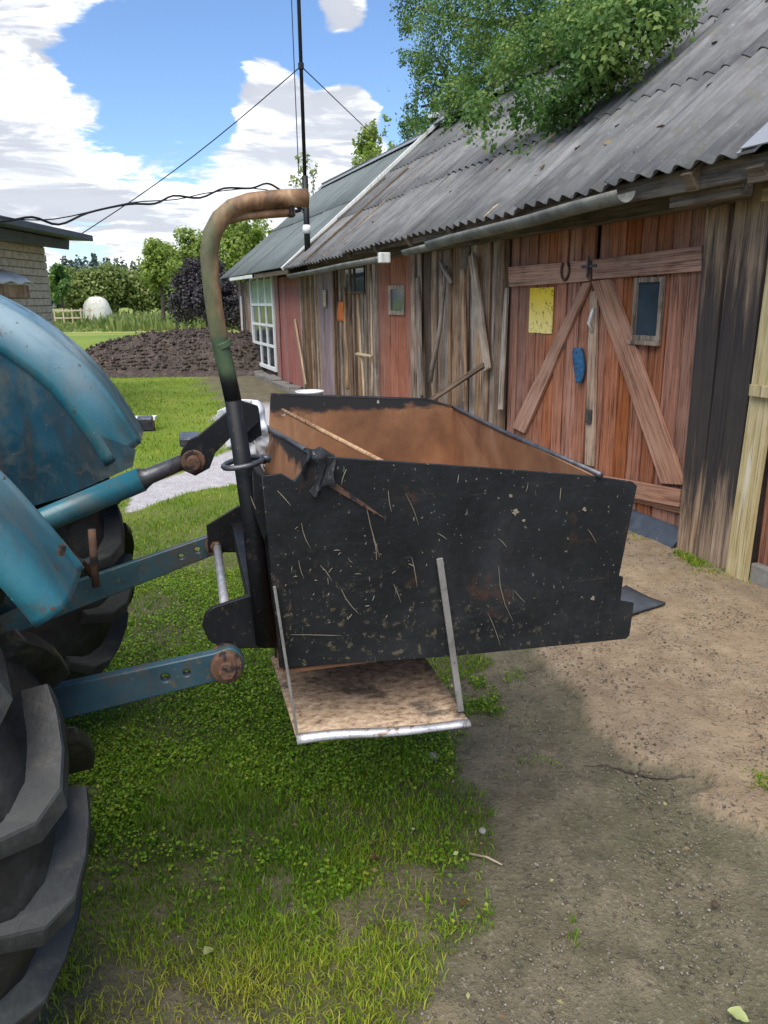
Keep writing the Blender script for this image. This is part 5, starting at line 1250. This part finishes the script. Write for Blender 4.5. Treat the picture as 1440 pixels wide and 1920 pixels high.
# fallen leaves on the roof
n = 240; s = rng.uniform(-.5, 7, n); f = rng.random(n); P = np.array([bw(a, EAVE_O+(RIDGE_O-EAVE_O)*b, EAVE_Z+(RIDGE_Z-EAVE_Z)*b-.018*max(0, a)+.032) for a, b in zip(s, f)])
kp = fbm(s*1.4, f*5, 3) > .42; P = P[kp]; m = len(P); nr = np.tile(np.array(bn)*.55+np.array([0,0,.8]), (m,1))+rng.normal(size=(m,3))*.3
o = obj('roof_litter', leaf_mesh('roof_litter', P, .03+.05*rng.random(m), nr, rng.random(m)*.8), MT['litter_leaf']); tag(o, 'scattered fallen leaves on the corrugated roof', 'leaves', kind='stuff')
# loose stones and leaf bits on the yard
def scatter():
    n = 26000; y = rng.uniform(1.05, 5.2, n); x = rng.uniform(-.35, .58, n)*y; g, s, p = masks(x, y); kp = (rng.random(n) < (1-g)*.9)*(fbm(x*4, y*4, 3) > .40); x, y = x[kp], y[kp]; m = len(x)
    base = np.array([(1,0,0),(-1,0,0),(0,1,0),(0,-1,0),(0,0,1),(0,0,-1)], float); FF = np.array([(0,2,4),(2,1,4),(1,3,4),(3,0,4),(2,0,5),(1,2,5),(3,1,5),(0,3,5)])
    z = (fbm(x*1.6, y*1.6, 4)-.5)*.03+(fbm(x*13, y*13, 3)-.5)*.01-.012+.030*s[kp]
    sz = .0010+.0045*rng.random(m)**4+.0006*y
    V = (np.stack([x, y, z], 1)[:, None]+base[None]*sz[:, None, None]*(.6+.8*rng.random((m, 6, 3)))*np.array([1,1,.7])).reshape(-1, 3)
    t = np.repeat(rng.random(m), 6); Fq = (np.arange(m)[:, None, None]*6+FF[None]).ravel()
    o = obj('gravel', np_mesh('gravel', V, Fq, 3, dict(tint=t)), MT['stone_bits']); tag(o, 'small pebbles and grit lying on the yard', 'gravel', kind='stuff')
    n = 900; y = rng.uniform(1.1, 5., n); x = rng.uniform(-.5, .58, n)*y; kp = fbm(x*2+5, y*2, 3) > .46; x, y = x[kp], y[kp]; m = len(x)
    z = (fbm(x*1.6, y*1.6, 4)-.5)*.03+.012; nr = rng.normal(size=(m,3))*.4+np.array([0,0,1.])
    o = obj('leaf_litter', leaf_mesh('leaf_litter', np.stack([x, y, z], 1), .006+.014*rng.random(m), nr, rng.random(m)), MT['litter_leaf']); tag(o, 'small dry leaf bits scattered on ground and lawn', 'leaves', kind='stuff')
scatter()
def gz(p): return float((fbm(np.array([p[0]*1.6]), np.array([p[1]*1.6]), 4)[0]-.5)*.03-.012)
def twig(a, b, r_, m, lab):
    A, Bq = gnd(*a), gnd(*b); d_ = Bq-A
    tag(MB().tube([(0,0,0), tuple(d_*.5+np.array([.004,.004,.004])), tuple(d_)], [r_, r_*.9, r_*.6], 6).build('twig', MT[m], None, smooth=True, loc=(A[0], A[1], gz(A)+.012)), lab, 'twig')
twig((880,1597),(942,1618), .0035, 'pale_stick', 'pale thin twig lying on the dirt near the grass edge')
twig((1345,1420),(1392,1419), .004, 'bark', 'dark short twig lying on the sandy yard')
RP = arc_pts([(1095,1434),(1150,1436),(1195,1449),(1240,1455),(1290,1452),(1345,1466),(1400,1474),(1432,1482)], 4)
RW_ = [gnd(*p) for p in RP]
tag(MB().tube([(p[0]-RW_[0][0]+random.uniform(-.003,.003), p[1]-RW_[0][1]+random.uniform(-.004,.004), gz(p)+.004+random.uniform(-.004,.003)) for p in RW_], [.0012+.0035*math.sin(math.pi*(i+.5)/len(RW_))*random.uniform(.6,1.2) for i in range(len(RW_))], 6).build('root', MT['bark'], None, smooth=True, loc=(RW_[0][0], RW_[0][1], 0)), 'long thin dark root winding along the edge of the sandy yard', 'root')
for px, py, r_, m, lab in ((1300,1393,.020,'clod','dark clod on the sandy yard below the barn doors'),(812,1418,.02,'stone','grey stone at the grass edge by the bucket step'),(905,1556,.012,'stone','small grey stone on the dirt next to the grass edge'),(1340,1700,.010,'clod','small dark clod on the dirt near the right edge')):
    c = gnd(px, py); bm = bmesh.new(); bmesh.ops.create_icosphere(bm, subdivisions=2, radius=r_)
    for v in bm.verts: v.co *= 1+.28*mnoise.noise(v.co*60+Vector((px, 0, 0))); v.co.z *= .7
    me = bpy.data.meshes.new('stone'); bm.to_mesh(me); bm.free()
    tag(obj('clod' if m == 'clod' else 'stone', me, MT[m], None, True), lab, 'clod' if m == 'clod' else 'stone'); o = bpy.data.objects[-1] if False else None
    ob = [q for q in bpy.data.objects if q.get('label') == lab][0]; ob.location = (c[0], c[1], gz(c)+.016)
def ground_leaf(px, py, L, W, ang, tintv, lab):
    c = gnd(px, py); V = []; n = 9
    for i in range(n):
        t = i/(n-1); w_ = W*math.sin(math.pi*min(1, t*1.02))**.8*(1+.12*math.sin(t*17))
        for s_ in (-1, 0, 1): V.append((L*(t-.5), s_*w_*.5, .004+abs(s_)*.007+.006*math.sin(t*4)))
    Fc = [(3*i+k, 3*i+k+1, 3*i+k+4, 3*i+k+3) for i in range(n-1) for k in range(2)]
    me = MB().add(V, Fc).mesh('fallen_leaf'); a = me.attributes.new('tint', 'FLOAT', 'POINT'); a.data.foreach_set('value', [tintv]*len(V))
    o = obj('fallen_leaf', me, MT['litter_leaf'], None, True); o.location = (c[0], c[1], gz(c)+.010); o.rotation_euler = (0, 0, ang); tag(o, lab, 'leaf')
ground_leaf(1384, 1905, .045, .034, -.6, 1., 'pale green fallen leaf on the dirt at the bottom right')
ground_leaf(1058, 1255, .045, .030, .3, .95, 'pale fallen leaf on the sand under the bucket corner')
ground_leaf(870, 1695, .03, .02, 1.1, .1, 'brown curled leaf on the dirt at the grass edge')
ground_leaf(702, 1607, .035, .028, .4, .05, 'brown dead leaf lying in the lawn under the step')
ground_leaf(392, 1790, .03, .026, .9, .9, 'bright green broad leaf in the worn lawn')
# dark rubber mat behind the bucket
c = gnd(1190, 1150); V = []; n = 8
for j in range(n):
    for i in range(n): u, v = i/(n-1)-.5, j/(n-1)-.5; V.append((u*.50, v*.26, .012+.02*math.sin(u*5+1)*math.sin(v*4+2)+.01*u))
o = MB().add(V, [(j*n+i, j*n+i+1, (j+1)*n+i+1, (j+1)*n+i) for j in range(n-1) for i in range(n-1)]).build('rubber_mat', MT['mat_rubber'], None, smooth=True, loc=(float(c[0])-.12, float(c[1])+.03, .012), rot=(0,0,.5)); sm = o.modifiers.new('thick', 'SOLIDIFY'); sm.thickness = .012
tag(o, 'bluish black rubber mat lying on the ground behind the bucket', 'mat')
